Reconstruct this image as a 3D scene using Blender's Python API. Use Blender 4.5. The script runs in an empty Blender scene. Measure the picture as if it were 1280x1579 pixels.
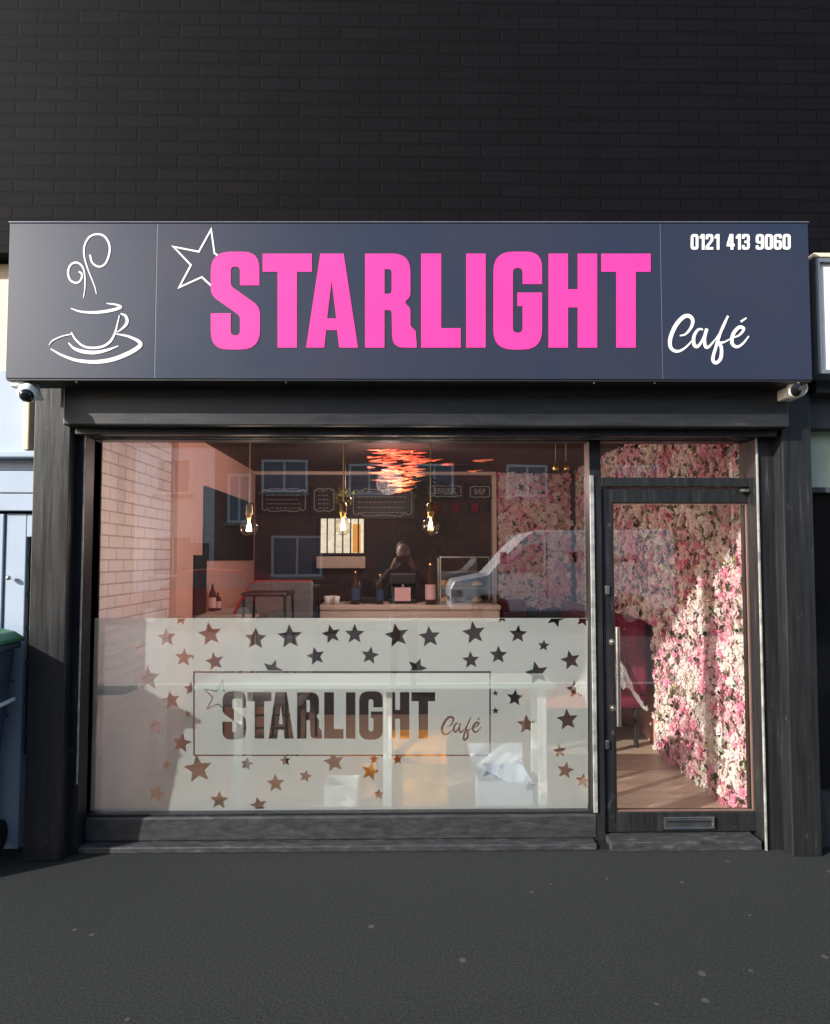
import bpy, bmesh, math, random
from mathutils import Vector, Matrix, Euler
from mathutils.geometry import delaunay_2d_cdt
R = math.radians
rnd = random.Random(7)
S = bpy.context.scene
COL = S.collection
# ---------------------------------------------------------------- camera
F, CX, CY = 924.0, 640.0, 823.0
CAMPOS = Vector((.028, -3.42, 1.58))
PITCH, YAW = R(2.42), R(-.9)
cd = bpy.data.cameras.new("camera"); cam = bpy.data.objects.new("camera", cd); COL.objects.link(cam)
cam.location = CAMPOS; cam.rotation_euler = (R(90) + PITCH, 0, YAW)
cd.sensor_fit = 'HORIZONTAL'; cd.sensor_width = 36; cd.lens = 36 * F / 1280
cd.shift_y = (CY - 789.5) / 1280
cd.clip_start = 0.02; cd.clip_end = 500
S.camera = cam
# ---------------------------------------------------------------- world, sun, exposure
SUN = Vector((1.7, 1.0, -0.9)).normalized()
w = bpy.data.worlds.new("World"); S.world = w; w.use_nodes = True
nt = w.node_tree; bg = nt.nodes['Background']
sky = nt.nodes.new('ShaderNodeTexSky'); sky.sky_type = 'NISHITA'; sky.sun_disc = False
sky.sun_elevation = R(24.5); sky.sun_rotation = math.atan2(-SUN.x, -SUN.y)
sky.air_density = 1.0; sky.dust_density = 1.5
nt.links.new(sky.outputs[0], bg.inputs[0]); bg.inputs[1].default_value = 0.15
sd = bpy.data.lights.new("sun", 'SUN'); sd.energy = 5.0; sd.angle = R(0.5); sd.color = (1.0, 0.965, 0.91)
so = bpy.data.objects.new("sun", sd); COL.objects.link(so)
so.rotation_euler = SUN.to_track_quat('-Z', 'Y').to_euler(); so.location = (-8, -8, 8)
S.view_settings.view_transform = 'Standard'; S.view_settings.look = 'None'
S.view_settings.exposure = 0.78; S.view_settings.gamma = 1
S.cycles.max_bounces = 10; S.cycles.transparent_max_bounces = 24
S.cycles.diffuse_bounces = 5

RCAM = Euler((R(90) + PITCH, 0, YAW)).to_matrix()
def P(u, v, Y):
    """point seen at photo pixel (u, v) on the wall plane y = Y"""
    d = RCAM @ Vector((u - CX, CY - v, -F))
    t = (Y - CAMPOS.y) / d.y
    return CAMPOS + d * t
def PX(u, X, v=862):
    d = RCAM @ Vector((u - CX, CY - v, -F)); return CAMPOS + d * ((X - CAMPOS.x) / d.x)

# ---------------------------------------------------------------- materials
def srgb(r, g, b):
    f = lambda c: (c / 255 / 12.92) if c / 255 <= .04045 else ((c / 255 + .055) / 1.055) ** 2.4
    return (f(r), f(g), f(b), 1)
def newmat(name):
    m = bpy.data.materials.new(name); m.use_nodes = True
    return m, m.node_tree, m.node_tree.nodes['Principled BSDF']
def mat(name, col, rough=.5, metal=0, var=.12, scale=(6, 6, 6), bump=0, bscale=40, coat=0, emit=None, es=0, spec=.5, alt=None, detail=6):
    """principled material with a noise that varies colour and roughness"""
    m, t, p = newmat(name); L = t.links
    tc = t.nodes.new('ShaderNodeNewGeometry'); mp = t.nodes.new('ShaderNodeMapping'); mp.inputs['Scale'].default_value = scale
    L.new(tc.outputs['Position'], mp.inputs['Vector'])
    n = t.nodes.new('ShaderNodeTexNoise'); n.inputs['Scale'].default_value = 1; n.inputs['Detail'].default_value = detail; n.inputs['Roughness'].default_value = .65
    L.new(mp.outputs[0], n.inputs['Vector'])
    r = t.nodes.new('ShaderNodeValToRGB'); r.color_ramp.elements[0].position = .35; r.color_ramp.elements[1].position = .7
    a = [c * (1 - var) for c in col[:3]] + [1]; b = alt if alt else [min(1, c * (1 + var)) for c in col[:3]] + [1]
    r.color_ramp.elements[0].color = a; r.color_ramp.elements[1].color = b
    L.new(n.outputs[0], r.inputs[0]); L.new(r.outputs[0], p.inputs['Base Color'])
    mr = t.nodes.new('ShaderNodeMapRange'); mr.inputs['To Min'].default_value = max(.02, rough - .1); mr.inputs['To Max'].default_value = min(1, rough + .12)
    L.new(n.outputs[0], mr.inputs[0]); L.new(mr.outputs[0], p.inputs['Roughness'])
    p.inputs['Metallic'].default_value = metal; p.inputs['Coat Weight'].default_value = coat; p.inputs['Specular IOR Level'].default_value = spec
    if emit: p.inputs['Emission Color'].default_value = emit; p.inputs['Emission Strength'].default_value = es
    if bump:
        n2 = t.nodes.new('ShaderNodeTexNoise'); n2.inputs['Scale'].default_value = bscale; n2.inputs['Detail'].default_value = 4
        L.new(tc.outputs['Position'], n2.inputs['Vector'])
        bp = t.nodes.new('ShaderNodeBump'); bp.inputs['Strength'].default_value = bump; bp.inputs['Distance'].default_value = .01
        L.new(n2.outputs[0], bp.inputs['Height']); L.new(bp.outputs[0], p.inputs['Normal'])
    return m
def brickmat(name, c1, c2, mortar, bw, bh, ms=.008, rough=.8, axis='xz', bumpd=.004, offset=.5, var=.5, spec=.5):
    m, t, p = newmat(name); L = t.links
    g = t.nodes.new('ShaderNodeNewGeometry'); sp = t.nodes.new('ShaderNodeSeparateXYZ'); cb = t.nodes.new('ShaderNodeCombineXYZ')
    L.new(g.outputs['Position'], sp.inputs[0])
    L.new(sp.outputs[{'x': 0, 'y': 1}[axis[0]]], cb.inputs[0]); L.new(sp.outputs[{'y': 1, 'z': 2}[axis[1]]], cb.inputs[1])
    b = t.nodes.new('ShaderNodeTexBrick'); b.inputs['Scale'].default_value = 1
    b.inputs['Brick Width'].default_value = bw; b.inputs['Row Height'].default_value = bh; b.inputs['Mortar Size'].default_value = ms
    b.inputs['Color1'].default_value = c1; b.inputs['Color2'].default_value = c2; b.inputs['Mortar'].default_value = mortar
    b.inputs['Mortar Smooth'].default_value = .3; b.offset = offset
    L.new(cb.outputs[0], b.inputs['Vector'])
    n = t.nodes.new('ShaderNodeTexNoise'); n.inputs['Scale'].default_value = 3; n.inputs['Detail'].default_value = 8
    L.new(g.outputs['Position'], n.inputs['Vector'])
    mx = t.nodes.new('ShaderNodeMix'); mx.data_type = 'RGBA'; mx.blend_type = 'MULTIPLY'; mx.inputs[0].default_value = var
    L.new(b.outputs[0], mx.inputs[6]); L.new(n.outputs[0], mx.inputs[7]); L.new(mx.outputs[2], p.inputs['Base Color'])
    iv = t.nodes.new('ShaderNodeMath'); iv.operation = 'SUBTRACT'; iv.inputs[0].default_value = 1; L.new(b.outputs[1], iv.inputs[1])
    ad = t.nodes.new('ShaderNodeMath'); ad.operation = 'MULTIPLY_ADD'; ad.inputs[1].default_value = .35
    n3 = t.nodes.new('ShaderNodeTexNoise'); n3.inputs['Scale'].default_value = 60; L.new(g.outputs['Position'], n3.inputs['Vector'])
    L.new(n3.outputs[0], ad.inputs[0]); L.new(iv.outputs[0], ad.inputs[2])
    bp = t.nodes.new('ShaderNodeBump'); bp.inputs['Strength'].default_value = .8; bp.inputs['Distance'].default_value = bumpd
    L.new(ad.outputs[0], bp.inputs['Height']); L.new(bp.outputs[0], p.inputs['Normal'])
    p.inputs['Roughness'].default_value = rough; p.inputs['Specular IOR Level'].default_value = spec
    return m
def glassmat(name, refl=.1, tint=(1, 1, 1, 1), rough=0.0):
    m, t, p = newmat(name); L = t.links; t.nodes.remove(p); out = t.nodes['Material Output']
    tr = t.nodes.new('ShaderNodeBsdfTransparent'); tr.inputs[0].default_value = tint
    gl = t.nodes.new('ShaderNodeBsdfGlossy'); gl.inputs['Roughness'].default_value = rough
    gg = t.nodes.new('ShaderNodeNewGeometry'); dt = t.nodes.new('ShaderNodeVectorMath'); dt.operation = 'DOT_PRODUCT'
    L.new(gg.outputs['True Normal'], dt.inputs[0]); L.new(gg.outputs['Incoming'], dt.inputs[1])
    ab = t.nodes.new('ShaderNodeMath'); ab.operation = 'ABSOLUTE'; L.new(dt.outputs['Value'], ab.inputs[0])
    sb_ = t.nodes.new('ShaderNodeMath'); sb_.operation = 'SUBTRACT'; sb_.inputs[0].default_value = 1; L.new(ab.outputs[0], sb_.inputs[1])
    lw = t.nodes.new('ShaderNodeMath'); lw.operation = 'POWER'; lw.inputs[1].default_value = 5; L.new(sb_.outputs[0], lw.inputs[0])
    mr = t.nodes.new('ShaderNodeMapRange'); mr.inputs['To Min'].default_value = refl; mr.inputs['To Max'].default_value = 1
    g = t.nodes.new('ShaderNodeNewGeometry'); n = t.nodes.new('ShaderNodeTexNoise'); n.inputs['Scale'].default_value = 1.3
    bp = t.nodes.new('ShaderNodeBump'); bp.inputs['Strength'].default_value = .05; bp.inputs['Distance'].default_value = .012
    L.new(g.outputs['Position'], n.inputs['Vector']); L.new(n.outputs[0], bp.inputs['Height']); L.new(bp.outputs[0], gl.inputs['Normal'])
    mx = t.nodes.new('ShaderNodeMixShader'); L.new(lw.outputs[0], mr.inputs[0]); L.new(mr.outputs[0], mx.inputs[0])
    L.new(tr.outputs[0], mx.inputs[1]); L.new(gl.outputs[0], mx.inputs[2]); L.new(mx.outputs[0], out.inputs[0])
    return m
def filmmat(name):
    m, t, p = newmat(name); L = t.links; t.nodes.remove(p); out = t.nodes['Material Output']
    g = t.nodes.new('ShaderNodeNewGeometry'); n = t.nodes.new('ShaderNodeTexNoise'); n.inputs['Scale'].default_value = 2.5; n.inputs['Detail'].default_value = 6
    L.new(g.outputs['Position'], n.inputs['Vector'])
    r = t.nodes.new('ShaderNodeValToRGB'); r.color_ramp.elements[0].color = (.76, .86, .82, 1); r.color_ramp.elements[1].color = (.83, .92, .88, 1)
    L.new(n.outputs[0], r.inputs[0])
    df = t.nodes.new('ShaderNodeBsdfDiffuse'); tl = t.nodes.new('ShaderNodeBsdfTranslucent'); tr = t.nodes.new('ShaderNodeBsdfTransparent')
    L.new(r.outputs[0], df.inputs[0]); L.new(r.outputs[0], tl.inputs[0])
    a = t.nodes.new('ShaderNodeMixShader'); a.inputs[0].default_value = .3; L.new(df.outputs[0], a.inputs[1]); L.new(tl.outputs[0], a.inputs[2])
    b = t.nodes.new('ShaderNodeMixShader'); b.inputs[0].default_value = .46; L.new(a.outputs[0], b.inputs[1]); L.new(tr.outputs[0], b.inputs[2])
    L.new(b.outputs[0], out.inputs[0]); return m
def attrmat(name, rough=.7, sub=.0, trans=.25):
    m, t, p = newmat(name); L = t.links
    a = t.nodes.new('ShaderNodeAttribute'); a.attribute_name = 'col'
    L.new(a.outputs[0], p.inputs['Base Color']); p.inputs['Roughness'].default_value = rough; p.inputs['Specular IOR Level'].default_value = .2
    if trans:
        tl = t.nodes.new('ShaderNodeBsdfTranslucent'); L.new(a.outputs[0], tl.inputs[0])
        mx = t.nodes.new('ShaderNodeMixShader'); mx.inputs[0].default_value = trans
        L.new(p.outputs[0], mx.inputs[1]); L.new(tl.outputs[0], mx.inputs[2]); L.new(mx.outputs[0], t.nodes['Material Output'].inputs[0])
    return m
def wornblack(name, base=.018, wear=.14, sc=(9, 9, 1.2), rough=.38, amt=.62):
    """black gloss paint with vertical brush streaks and pale scuffs"""
    m, t, p = newmat(name); L = t.links
    g = t.nodes.new('ShaderNodeNewGeometry'); mp = t.nodes.new('ShaderNodeMapping'); mp.inputs['Scale'].default_value = sc
    L.new(g.outputs['Position'], mp.inputs[0])
    n = t.nodes.new('ShaderNodeTexNoise'); n.inputs['Scale'].default_value = 3; n.inputs['Detail'].default_value = 9; n.inputs['Roughness'].default_value = .7
    L.new(mp.outputs[0], n.inputs['Vector'])
    r = t.nodes.new('ShaderNodeValToRGB'); e = r.color_ramp.elements
    e[0].position = .3; e[0].color = (base * .7, base * .75, base * .85, 1); e[1].position = amt; e[1].color = (base * 1.8, base * 1.85, base * 2, 1)
    e2 = r.color_ramp.elements.new(min(.98, amt + .12)); e2.color = (wear * .6, wear * .6, wear * .62, 1)
    L.new(n.outputs[0], r.inputs[0])
    n2 = t.nodes.new('ShaderNodeTexNoise'); n2.inputs['Scale'].default_value = 7; n2.inputs['Detail'].default_value = 12; n2.inputs['Roughness'].default_value = .8
    L.new(g.outputs['Position'], n2.inputs['Vector'])
    r2 = t.nodes.new('ShaderNodeValToRGB'); r2.color_ramp.elements[0].position = .60; r2.color_ramp.elements[1].position = .74
    L.new(n2.outputs[0], r2.inputs[0])
    mx = t.nodes.new('ShaderNodeMix'); mx.data_type = 'RGBA'; L.new(r2.outputs[0], mx.inputs[0]); L.new(r.outputs[0], mx.inputs[6]); mx.inputs[7].default_value = (wear, wear, wear * 1.02, 1)
    L.new(mx.outputs[2], p.inputs['Base Color'])
    mr = t.nodes.new('ShaderNodeMapRange'); mr.inputs['To Min'].default_value = rough - .12; mr.inputs['To Max'].default_value = rough + .25
    L.new(n.outputs[0], mr.inputs[0]); L.new(mr.outputs[0], p.inputs['Roughness'])
    bp = t.nodes.new('ShaderNodeBump'); bp.inputs['Strength'].default_value = .25; bp.inputs['Distance'].default_value = .004
    L.new(n.outputs[0], bp.inputs['Height']); L.new(bp.outputs[0], p.inputs['Normal'])
    return m

M = {}
M['black'] = wornblack('black_paint', .010, .11, (13, 13, .8), .3, .62)
M['blackbox'] = wornblack('black_shutter_paint', .012, .08, (1.2, 9, 9))
M['sill'] = wornblack('weathered_sill', .02, .10, (4, 9, 14), .45, .58)
M['blackup'] = brickmat('black_painted_brick', (.004, .0034, .0046, 1), (.0058, .0048, .0066, 1), (.0028, .0024, .0032, 1), .225, .075, .008, .75, 'xz', .0012, spec=.08)
M['sign'] = mat('sign_board', srgb(34, 44, 64), .42, 0, .03, (.9, .9, .9), coat=.06, alt=srgb(45, 45, 60), detail=3, spec=.4)
M['sillstep'] = wornblack('worn_step', .02, .13, (4, 12, 12), .5, .55)
M['signtrim'] = mat('sign_trim', srgb(104, 108, 118), .4, .3)
M['pink'] = mat('pink_vinyl', (.76, .038, .29, 1), .4, 0, .05, (3, 3, 3), coat=.15)
M['white'] = mat('white_vinyl', (.86, .86, .84, 1), .4, 0, .04)
M['whitepaint'] = mat('white_paint', (.78, .78, .75, 1), .5, 0, .06)
M['chrome'] = mat('brushed_steel', (.62, .61, .58, 1), .28, 1, .1)
M['alu'] = mat('bare_aluminium_edge', (.36, .36, .34, 1), .5, .4, .45, (14, 14, 14))
M['glass'] = glassmat('window_glass', .165)
M['thin'] = glassmat('bulb_glass', .12, (1, .97, .9, 1))
M['film'] = filmmat('frosted_film')
M['shaded_white'] = mat('shade_tinted_boards', srgb(152, 166, 184), .6, 0, .06, (3, 3, 3))  # blue shade on a white wall, put into the paint colour
M['cream'] = mat('cream_render', srgb(232, 214, 184), .85, 0, .06, (8, 8, 8), bump=.4, bscale=90)
M['navy'] = wornblack('navy_paint', .03, .09, (9, 9, 1.2), .4)
M['tile'] = brickmat('metro_tiles', (.86, .76, .77, 1), (.83, .73, .75, 1), (.55, .45, .47, 1), .2, .075, .005, .25, 'yz', .003, var=.15)
M['coral'] = mat('coral_plaster', srgb(224, 176, 160), .7, 0, .05)
M['ceil'] = mat('dark_ceiling', (.035, .022, .02, 1), .6, 0, .2)
M['backwall'] = mat('dark_back_wall', (.045, .03, .028, 1), .7, 0, .3, (3, 3, 3))
M['board'] = mat('chalkboard', (.012, .012, .013, 1), .5, 0, .4)
M['chalk'] = mat('chalk', (.42, .41, .40, 1), .9)
M['wood'] = mat('oak_laminate', srgb(182, 160, 138), .38, 0, .18, (1.5, 22, 9), bump=.1)
M['counter'] = mat('counter_cream', srgb(214, 196, 180), .5, 0, .06)
M['maroon'] = mat('maroon_velvet', (.16, .008, .03, 1), .8, 0, .35, (9, 9, 9))
M['brass'] = mat('brass', (.75, .5, .16, 1), .25, 1)
M['cord'] = mat('gold_cord', (.55, .40, .12, 1), .6)
M['amber'] = mat('amber_filament', (1, .6, .2, 1), .5, emit=(1, .55, .16, 1), es=5)
M['smear'] = mat('smear_red', (1, .12, .05, 1), .5, emit=(1, .12, .075, 1), es=.5)  # emission of the added strips that imitate a red smear of light
M['smear2'] = mat('smear_orange', (1, .25, .1, 1), .5, emit=(.8, .22, .13, 1), es=.2)  # dimmer emission for the same added strips
M['blkmetal'] = mat('black_metal', (.02, .02, .022, 1), .4, .2)
M['grey'] = mat('grey_fabric', (.2, .19, .2, 1), .9, 0, .2, (20, 20, 20))
M['red'] = mat('red_trim', (.7, .04, .03, 1), .5)
M['card'] = mat('cardboard', srgb(226, 158, 62), .8, 0, .25, (6, 6, 6))
M['plastic'] = mat('pale_plastic', (.62, .70, .80, 1), .35)
M['binblue'] = mat('bin_plastic', srgb(66, 76, 92), .42, 0, .25, (7, 7, 7))
M['bingreen'] = mat('bin_lid_green', srgb(54, 118, 82), .45, 0, .25, (9, 9, 9))
M['asph'] = mat('asphalt', (.013, .0155, .0155, 1), .92, 0, .3, (110, 110, 110), bump=.4, bscale=420, alt=(.036, .040, .039, 1), detail=10, spec=.2)
M['road'] = mat('road_asphalt', (.05, .05, .052, 1), .9, 0, .25, (2, 2, 2), bump=.6, bscale=90)
M['kerb'] = mat('kerb_concrete', (.3, .29, .27, 1), .85, 0, .15, bump=.4)
M['brick'] = brickmat('red_brick', (.30, .085, .05, 1), (.22, .06, .04, 1), (.3, .26, .22, 1), .225, .075, .01, .85)
M['slate'] = mat('slate_roof', (.06, .06, .07, 1), .7)
M['pane'] = mat('house_window_glass', (.10, .14, .2, 1), .06, 0, .1)
M['van'] = mat('van_white', (.8, .8, .8, 1), .3, 0, .03, coat=.5)
M['rubber'] = mat('rubber', (.02, .02, .02, 1), .8)
M['skin'] = mat('skin', (.55, .30, .21, 1), .5, 0, .06)
M['navycloth'] = mat('dark_jacket', (.018, .02, .03, 1), .9)
M['jeans'] = mat('jeans', (.04, .07, .14, 1), .9)
M['hair'] = mat('dark_hair', (.02, .013, .01, 1), .6)
M['bark'] = mat('bark', (.10, .07, .05, 1), .9, bump=.6)
M['petal'] = attrmat('silk_petals')
M['leaf'] = attrmat('leaves', .55)
M['litwin'] = mat('daylit_window', (.7, .7, .6, 1), .5, emit=(.95, .86, .62, 1), es=.5, var=.5, scale=(9, 9, 9))
M['orange'] = mat('glowing_orange_poster', (.8, .38, .08, 1), .6, emit=(.9, .42, .08, 1), es=.35)  # emission put into the poster so it looks lit; no lamp
M['bottle'] = mat('dark_bottle', (.05, .03, .02, 1), .12)
M['bottlep'] = mat('pink_label', (.75, .5, .5, 1), .6)
M['wrap'] = filmmat('milky_plastic_wrap')
M['mint'] = mat('mint_table_top', (.34, .46, .44, 1), .25, 0, .04)
M['legw'] = mat('white_table_leg', (.82, .82, .76, 1), .45, emit=None)
M['dkglass'] = mat('dark_lens', (.01, .01, .012, 1), .08)
M['dgreen'] = mat('dark_teal_frame', (.02, .07, .07, 1), .3)

# ---------------------------------------------------------------- object helpers
ORG = {}
def thing(name, label, cat, loc=(0, 0, 0), group=None, kind=None):
    o = bpy.data.objects.new(name, None); COL.objects.link(o); o.location = loc; o.empty_display_size = .1
    ORG[o] = Vector(loc); o['label'] = label; o['category'] = cat
    if group: o['group'] = group
    if kind: o['kind'] = kind
    return o
class MB:
    def __init__(s): s.v = []; s.f = []; s.sm = []; s.c = []
    def add(s, vs, fs, smooth=False, col=None):
        n = len(s.v); s.v += [tuple(v) for v in vs]
        for f in fs: s.f.append([i + n for i in f]); s.sm.append(smooth)
        if col is not None: s.c += [col] * len(vs)
        return s
    def box(s, a, b):
        x0, x1 = sorted((a[0], b[0])); y0, y1 = sorted((a[1], b[1])); z0, z1 = sorted((a[2], b[2]))
        return s.add([(x0, y0, z0), (x1, y0, z0), (x1, y1, z0), (x0, y1, z0), (x0, y0, z1), (x1, y0, z1), (x1, y1, z1), (x0, y1, z1)],
              [(0, 3, 2, 1), (4, 5, 6, 7), (0, 1, 5, 4), (1, 2, 6, 5), (2, 3, 7, 6), (3, 0, 4, 7)])
    def cyl(s, p0, p1, r0, r1=None, n=16, cap=True, smooth=True):
        p0 = Vector(p0); p1 = Vector(p1); r1 = r0 if r1 is None else r1
        q = (p1 - p0).to_track_quat('Z', 'Y'); vs = []
        for p, r in ((p0, r0), (p1, r1)):
            for i in range(n):
                a = 2 * math.pi * i / n; vs.append(p + q @ Vector((r * math.cos(a), r * math.sin(a), 0)))
        s.add(vs, [(i, (i + 1) % n, n + (i + 1) % n, n + i) for i in range(n)], smooth)
        if cap: s.add(vs[:n], [tuple(reversed(range(n)))]); s.add(vs[n:], [tuple(range(n))])
        return s
    def lathe(s, prof, c, n=24, axis=Vector((0, 0, 1))):
        q = Vector(axis).to_track_quat('Z', 'Y'); c = Vector(c); vs = []
        for r, z in prof:
            for i in range(n):
                a = 2 * math.pi * i / n; vs.append(c + q @ Vector((r * math.cos(a), r * math.sin(a), z)))
        fs = [(k * n + i, k * n + (i + 1) % n, (k + 1) * n + (i + 1) % n, (k + 1) * n + i) for k in range(len(prof) - 1) for i in range(n)]
        return s.add(vs, fs, True)
    def sphere(s, c, r, n=16, sc=(1, 1, 1)):
        c = Vector(c); vs = []; m = n // 2
        for k in range(m + 1):
            t = math.pi * k / m
            for i in range(n):
                a = 2 * math.pi * i / n
                vs.append((c.x + r * sc[0] * math.sin(t) * math.cos(a), c.y + r * sc[1] * math.sin(t) * math.sin(a), c.z + r * sc[2] * math.cos(t)))
        return s.add(vs, [(k * n + i, (k + 1) * n + i, (k + 1) * n + (i + 1) % n, k * n + (i + 1) % n) for k in range(m) for i in range(n)], True)
    def prism(s, pts, d0, d1, plane='xz'):
        """polygon in plane, extruded along the remaining axis"""
        def mk(p, d): return {'xz': (p[0], d, p[1]), 'yz': (d, p[0], p[1]), 'xy': (p[0], p[1], d)}[plane]
        n = len(pts); vs = [mk(p, d0) for p in pts] + [mk(p, d1) for p in pts]
        return s.add(vs, [tuple(range(n)), tuple(reversed(range(n, 2 * n)))] + [(i, n + i, n + (i + 1) % n, (i + 1) % n) for i in range(n)])
    def frame(s, x0, x1, z0, z1, wd, y0, y1):
        """rectangular frame, butted members"""
        s.box((x0, y0, z0), (x0 + wd, y1, z1)); s.box((x1 - wd, y0, z0), (x1, y1, z1))
        s.box((x0 + wd, y0, z1 - wd), (x1 - wd, y1, z1)); s.box((x0 + wd, y0, z0), (x1 - wd, y1, z0 + wd)); return s
    def build(s, name, m, parent=None, bevel=0, kind=None, label=None, recalc=True):
        o = ORG.get(parent, Vector((0, 0, 0)))
        me = bpy.data.meshes.new(name); me.from_pydata([(v[0] - o.x, v[1] - o.y, v[2] - o.z) for v in s.v], [], s.f)
        me.polygons.foreach_set('use_smooth', s.sm)
        if s.c:
            ca = me.color_attributes.new('col', 'FLOAT_COLOR', 'POINT'); ca.data.foreach_set('color', [x for c in s.c for x in c])
        if recalc:
            bm = bmesh.new(); bm.from_mesh(me); bmesh.ops.remove_doubles(bm, verts=bm.verts, dist=1e-6) if False else None
            bmesh.ops.recalc_face_normals(bm, faces=bm.faces); bm.to_mesh(me); bm.free()
        me.materials.append(M[m] if isinstance(m, str) else m)
        ob = bpy.data.objects.new(name, me); COL.objects.link(ob)
        if parent: ob.parent = parent
        ORG[ob] = o
        if bevel:
            b = ob.modifiers.new('bevel', 'BEVEL'); b.width = bevel; b.segments = 2; b.limit_method = 'ANGLE'
        if kind: ob['kind'] = kind
        if label: ob['label'] = label
        return ob
def tag(o, label, cat, group=None, kind=None):
    o['label'] = label; o['category'] = cat
    if group: o['group'] = group
    if kind: o['kind'] = kind
    return o
def copy_tree(o, parent=None):
    c = o.copy(); COL.objects.link(c)
    if parent: c.parent = parent
    for ch in list(o.children): copy_tree(ch, c)
    return c

# ---- 2D shapes
def rp(pts, n=6):
    """polygon with rounded corners: (x, y[, r])"""
    out = []; N = len(pts)
    for i, p in enumerate(pts):
        if len(p) < 3: out.append((p[0], p[1])); continue
        a = Vector(pts[i - 1][:2]); b = Vector(p[:2]); c = Vector(pts[(i + 1) % N][:2]); r = p[2]
        da = (a - b); dc = (c - b); la, lc = da.length, dc.length; da /= la; dc /= lc
        ang = da.angle(dc); t = min(r / math.tan(ang / 2), la * .49, lc * .49)
        p0 = b + da * t; p1 = b + dc * t
        for k in range(n + 1):
            u = k / n; q = p0 * (1 - u) ** 2 + b * (2 * u * (1 - u)) + p1 * u * u
            # bias quadratic towards circle
            out.append((q.x, q.y))
    return out
def spline(pts, n=8):
    P_ = [Vector(p) for p in pts]; P_ = [P_[0] * 2 - P_[1]] + P_ + [P_[-1] * 2 - P_[-2]]; out = []
    for i in range(1, len(P_) - 2):
        a, b, c, d = P_[i - 1:i + 3]
        for k in range(n):
            t = k / n
            out.append(.5 * ((2 * b) + (c - a) * t + (2 * a - 5 * b + 4 * c - d) * t * t + (3 * b - a - 3 * c + d) * t ** 3))
    out.append(P_[-2]); return out
def ribbon(pts, w0, w1=None, w2=None, smooth=True):
    """list of quads following a path; width w0 -> w1 (middle) -> w2"""
    w1 = w0 if w1 is None else w1; w2 = w0 if w2 is None else w2
    q = spline([Vector(p) for p in pts]) if smooth else [Vector(p) for p in pts]
    N = len(q); L_ = []; R_ = []
    for i, p in enumerate(q):
        if 0 < i < N - 1:
            d1 = (p - q[i - 1]).normalized(); d2 = (q[i + 1] - p).normalized(); d = (d1 + d2)
            d = d.normalized() if d.length > 1e-6 else d1; k = 1 / max(.35, d.dot(d1))
        else: d = (q[min(i + 1, N - 1)] - q[max(i - 1, 0)]).normalized(); k = 1
        nn = Vector((-d.y, d.x)); t = i / (N - 1)
        h = .5 * k * ((w0 + (w1 - w0) * math.sin(t * math.pi)) if t < .5 else (w2 + (w1 - w2) * math.sin(t * math.pi)))
        L_.append(p + nn * h); R_.append(p - nn * h)
    return [[tuple(L_[i]), tuple(L_[i + 1]), tuple(R_[i + 1]), tuple(R_[i])] for i in range(N - 1)]
def inpoly(x, y, poly):
    c = False; j = len(poly) - 1
    for i in range(len(poly)):
        xi, yi = poly[i]; xj, yj = poly[j]
        if (yi > y) != (yj > y) and x < (xj - xi) * (y - yi) / (yj - yi) + xi: c = not c
        j = i
    return c
def fill(layers):
    """layers: list of (polygon list, solid?) painted in order. Returns verts, tris of the solid area"""
    vs, es = [], []
    bbs = []
    for polys, s in layers:
        for p in polys:
            n = len(vs); vs += [Vector(q) for q in p]; es += [(n + i, n + (i + 1) % len(p)) for i in range(len(p))]
            bbs.append((min(q[0] for q in p), max(q[0] for q in p), min(q[1] for q in p), max(q[1] for q in p), p, s))
    V, E, Fc, *_ = delaunay_2d_cdt(vs, es, [], 0, 1e-4)
    out = []
    for f in Fc:
        c = sum((V[i] for i in f), Vector((0, 0))) / len(f); st = False
        for x0, x1, y0, y1, p, s in bbs:
            if s != st and x0 <= c.x <= x1 and y0 <= c.y <= y1 and inpoly(c.x, c.y, p): st = s
        if st: out.append(tuple(f))
    return V, out
def flat(name, layers, Yf, thick, m, parent, label=None):
    """filled pixel-drawn artwork laid on the plane y=Yf (real surface), with thickness towards the street"""
    V, T = fill(layers); used = sorted({i for f in T for i in f}); ix = {u: k for k, u in enumerate(used)}
    vs = [P(V[u].x, V[u].y, Yf) for u in used]; T = [tuple(ix[i] for i in f) for f in T]
    b = MB()
    if not thick: b.add(vs, T); return b.build(name, m, parent, label=label)
    n = len(vs); back = [Vector((v.x, v.y + thick, v.z)) for v in vs]
    cnt = {}
    for f in T:
        for i in range(len(f)):
            e = (f[i], f[(i + 1) % len(f)]); k = tuple(sorted(e)); cnt.setdefault(k, []).append(e)
    side = [(e[0][1], e[0][0], e[0][0] + n, e[0][1] + n) for e in cnt.values() if len(e) == 1]
    b.add(vs + back, list(T) + [tuple(reversed([i + n for i in f])) for f in T] + side)
    return b.build(name, m, parent, label=label)

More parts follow.
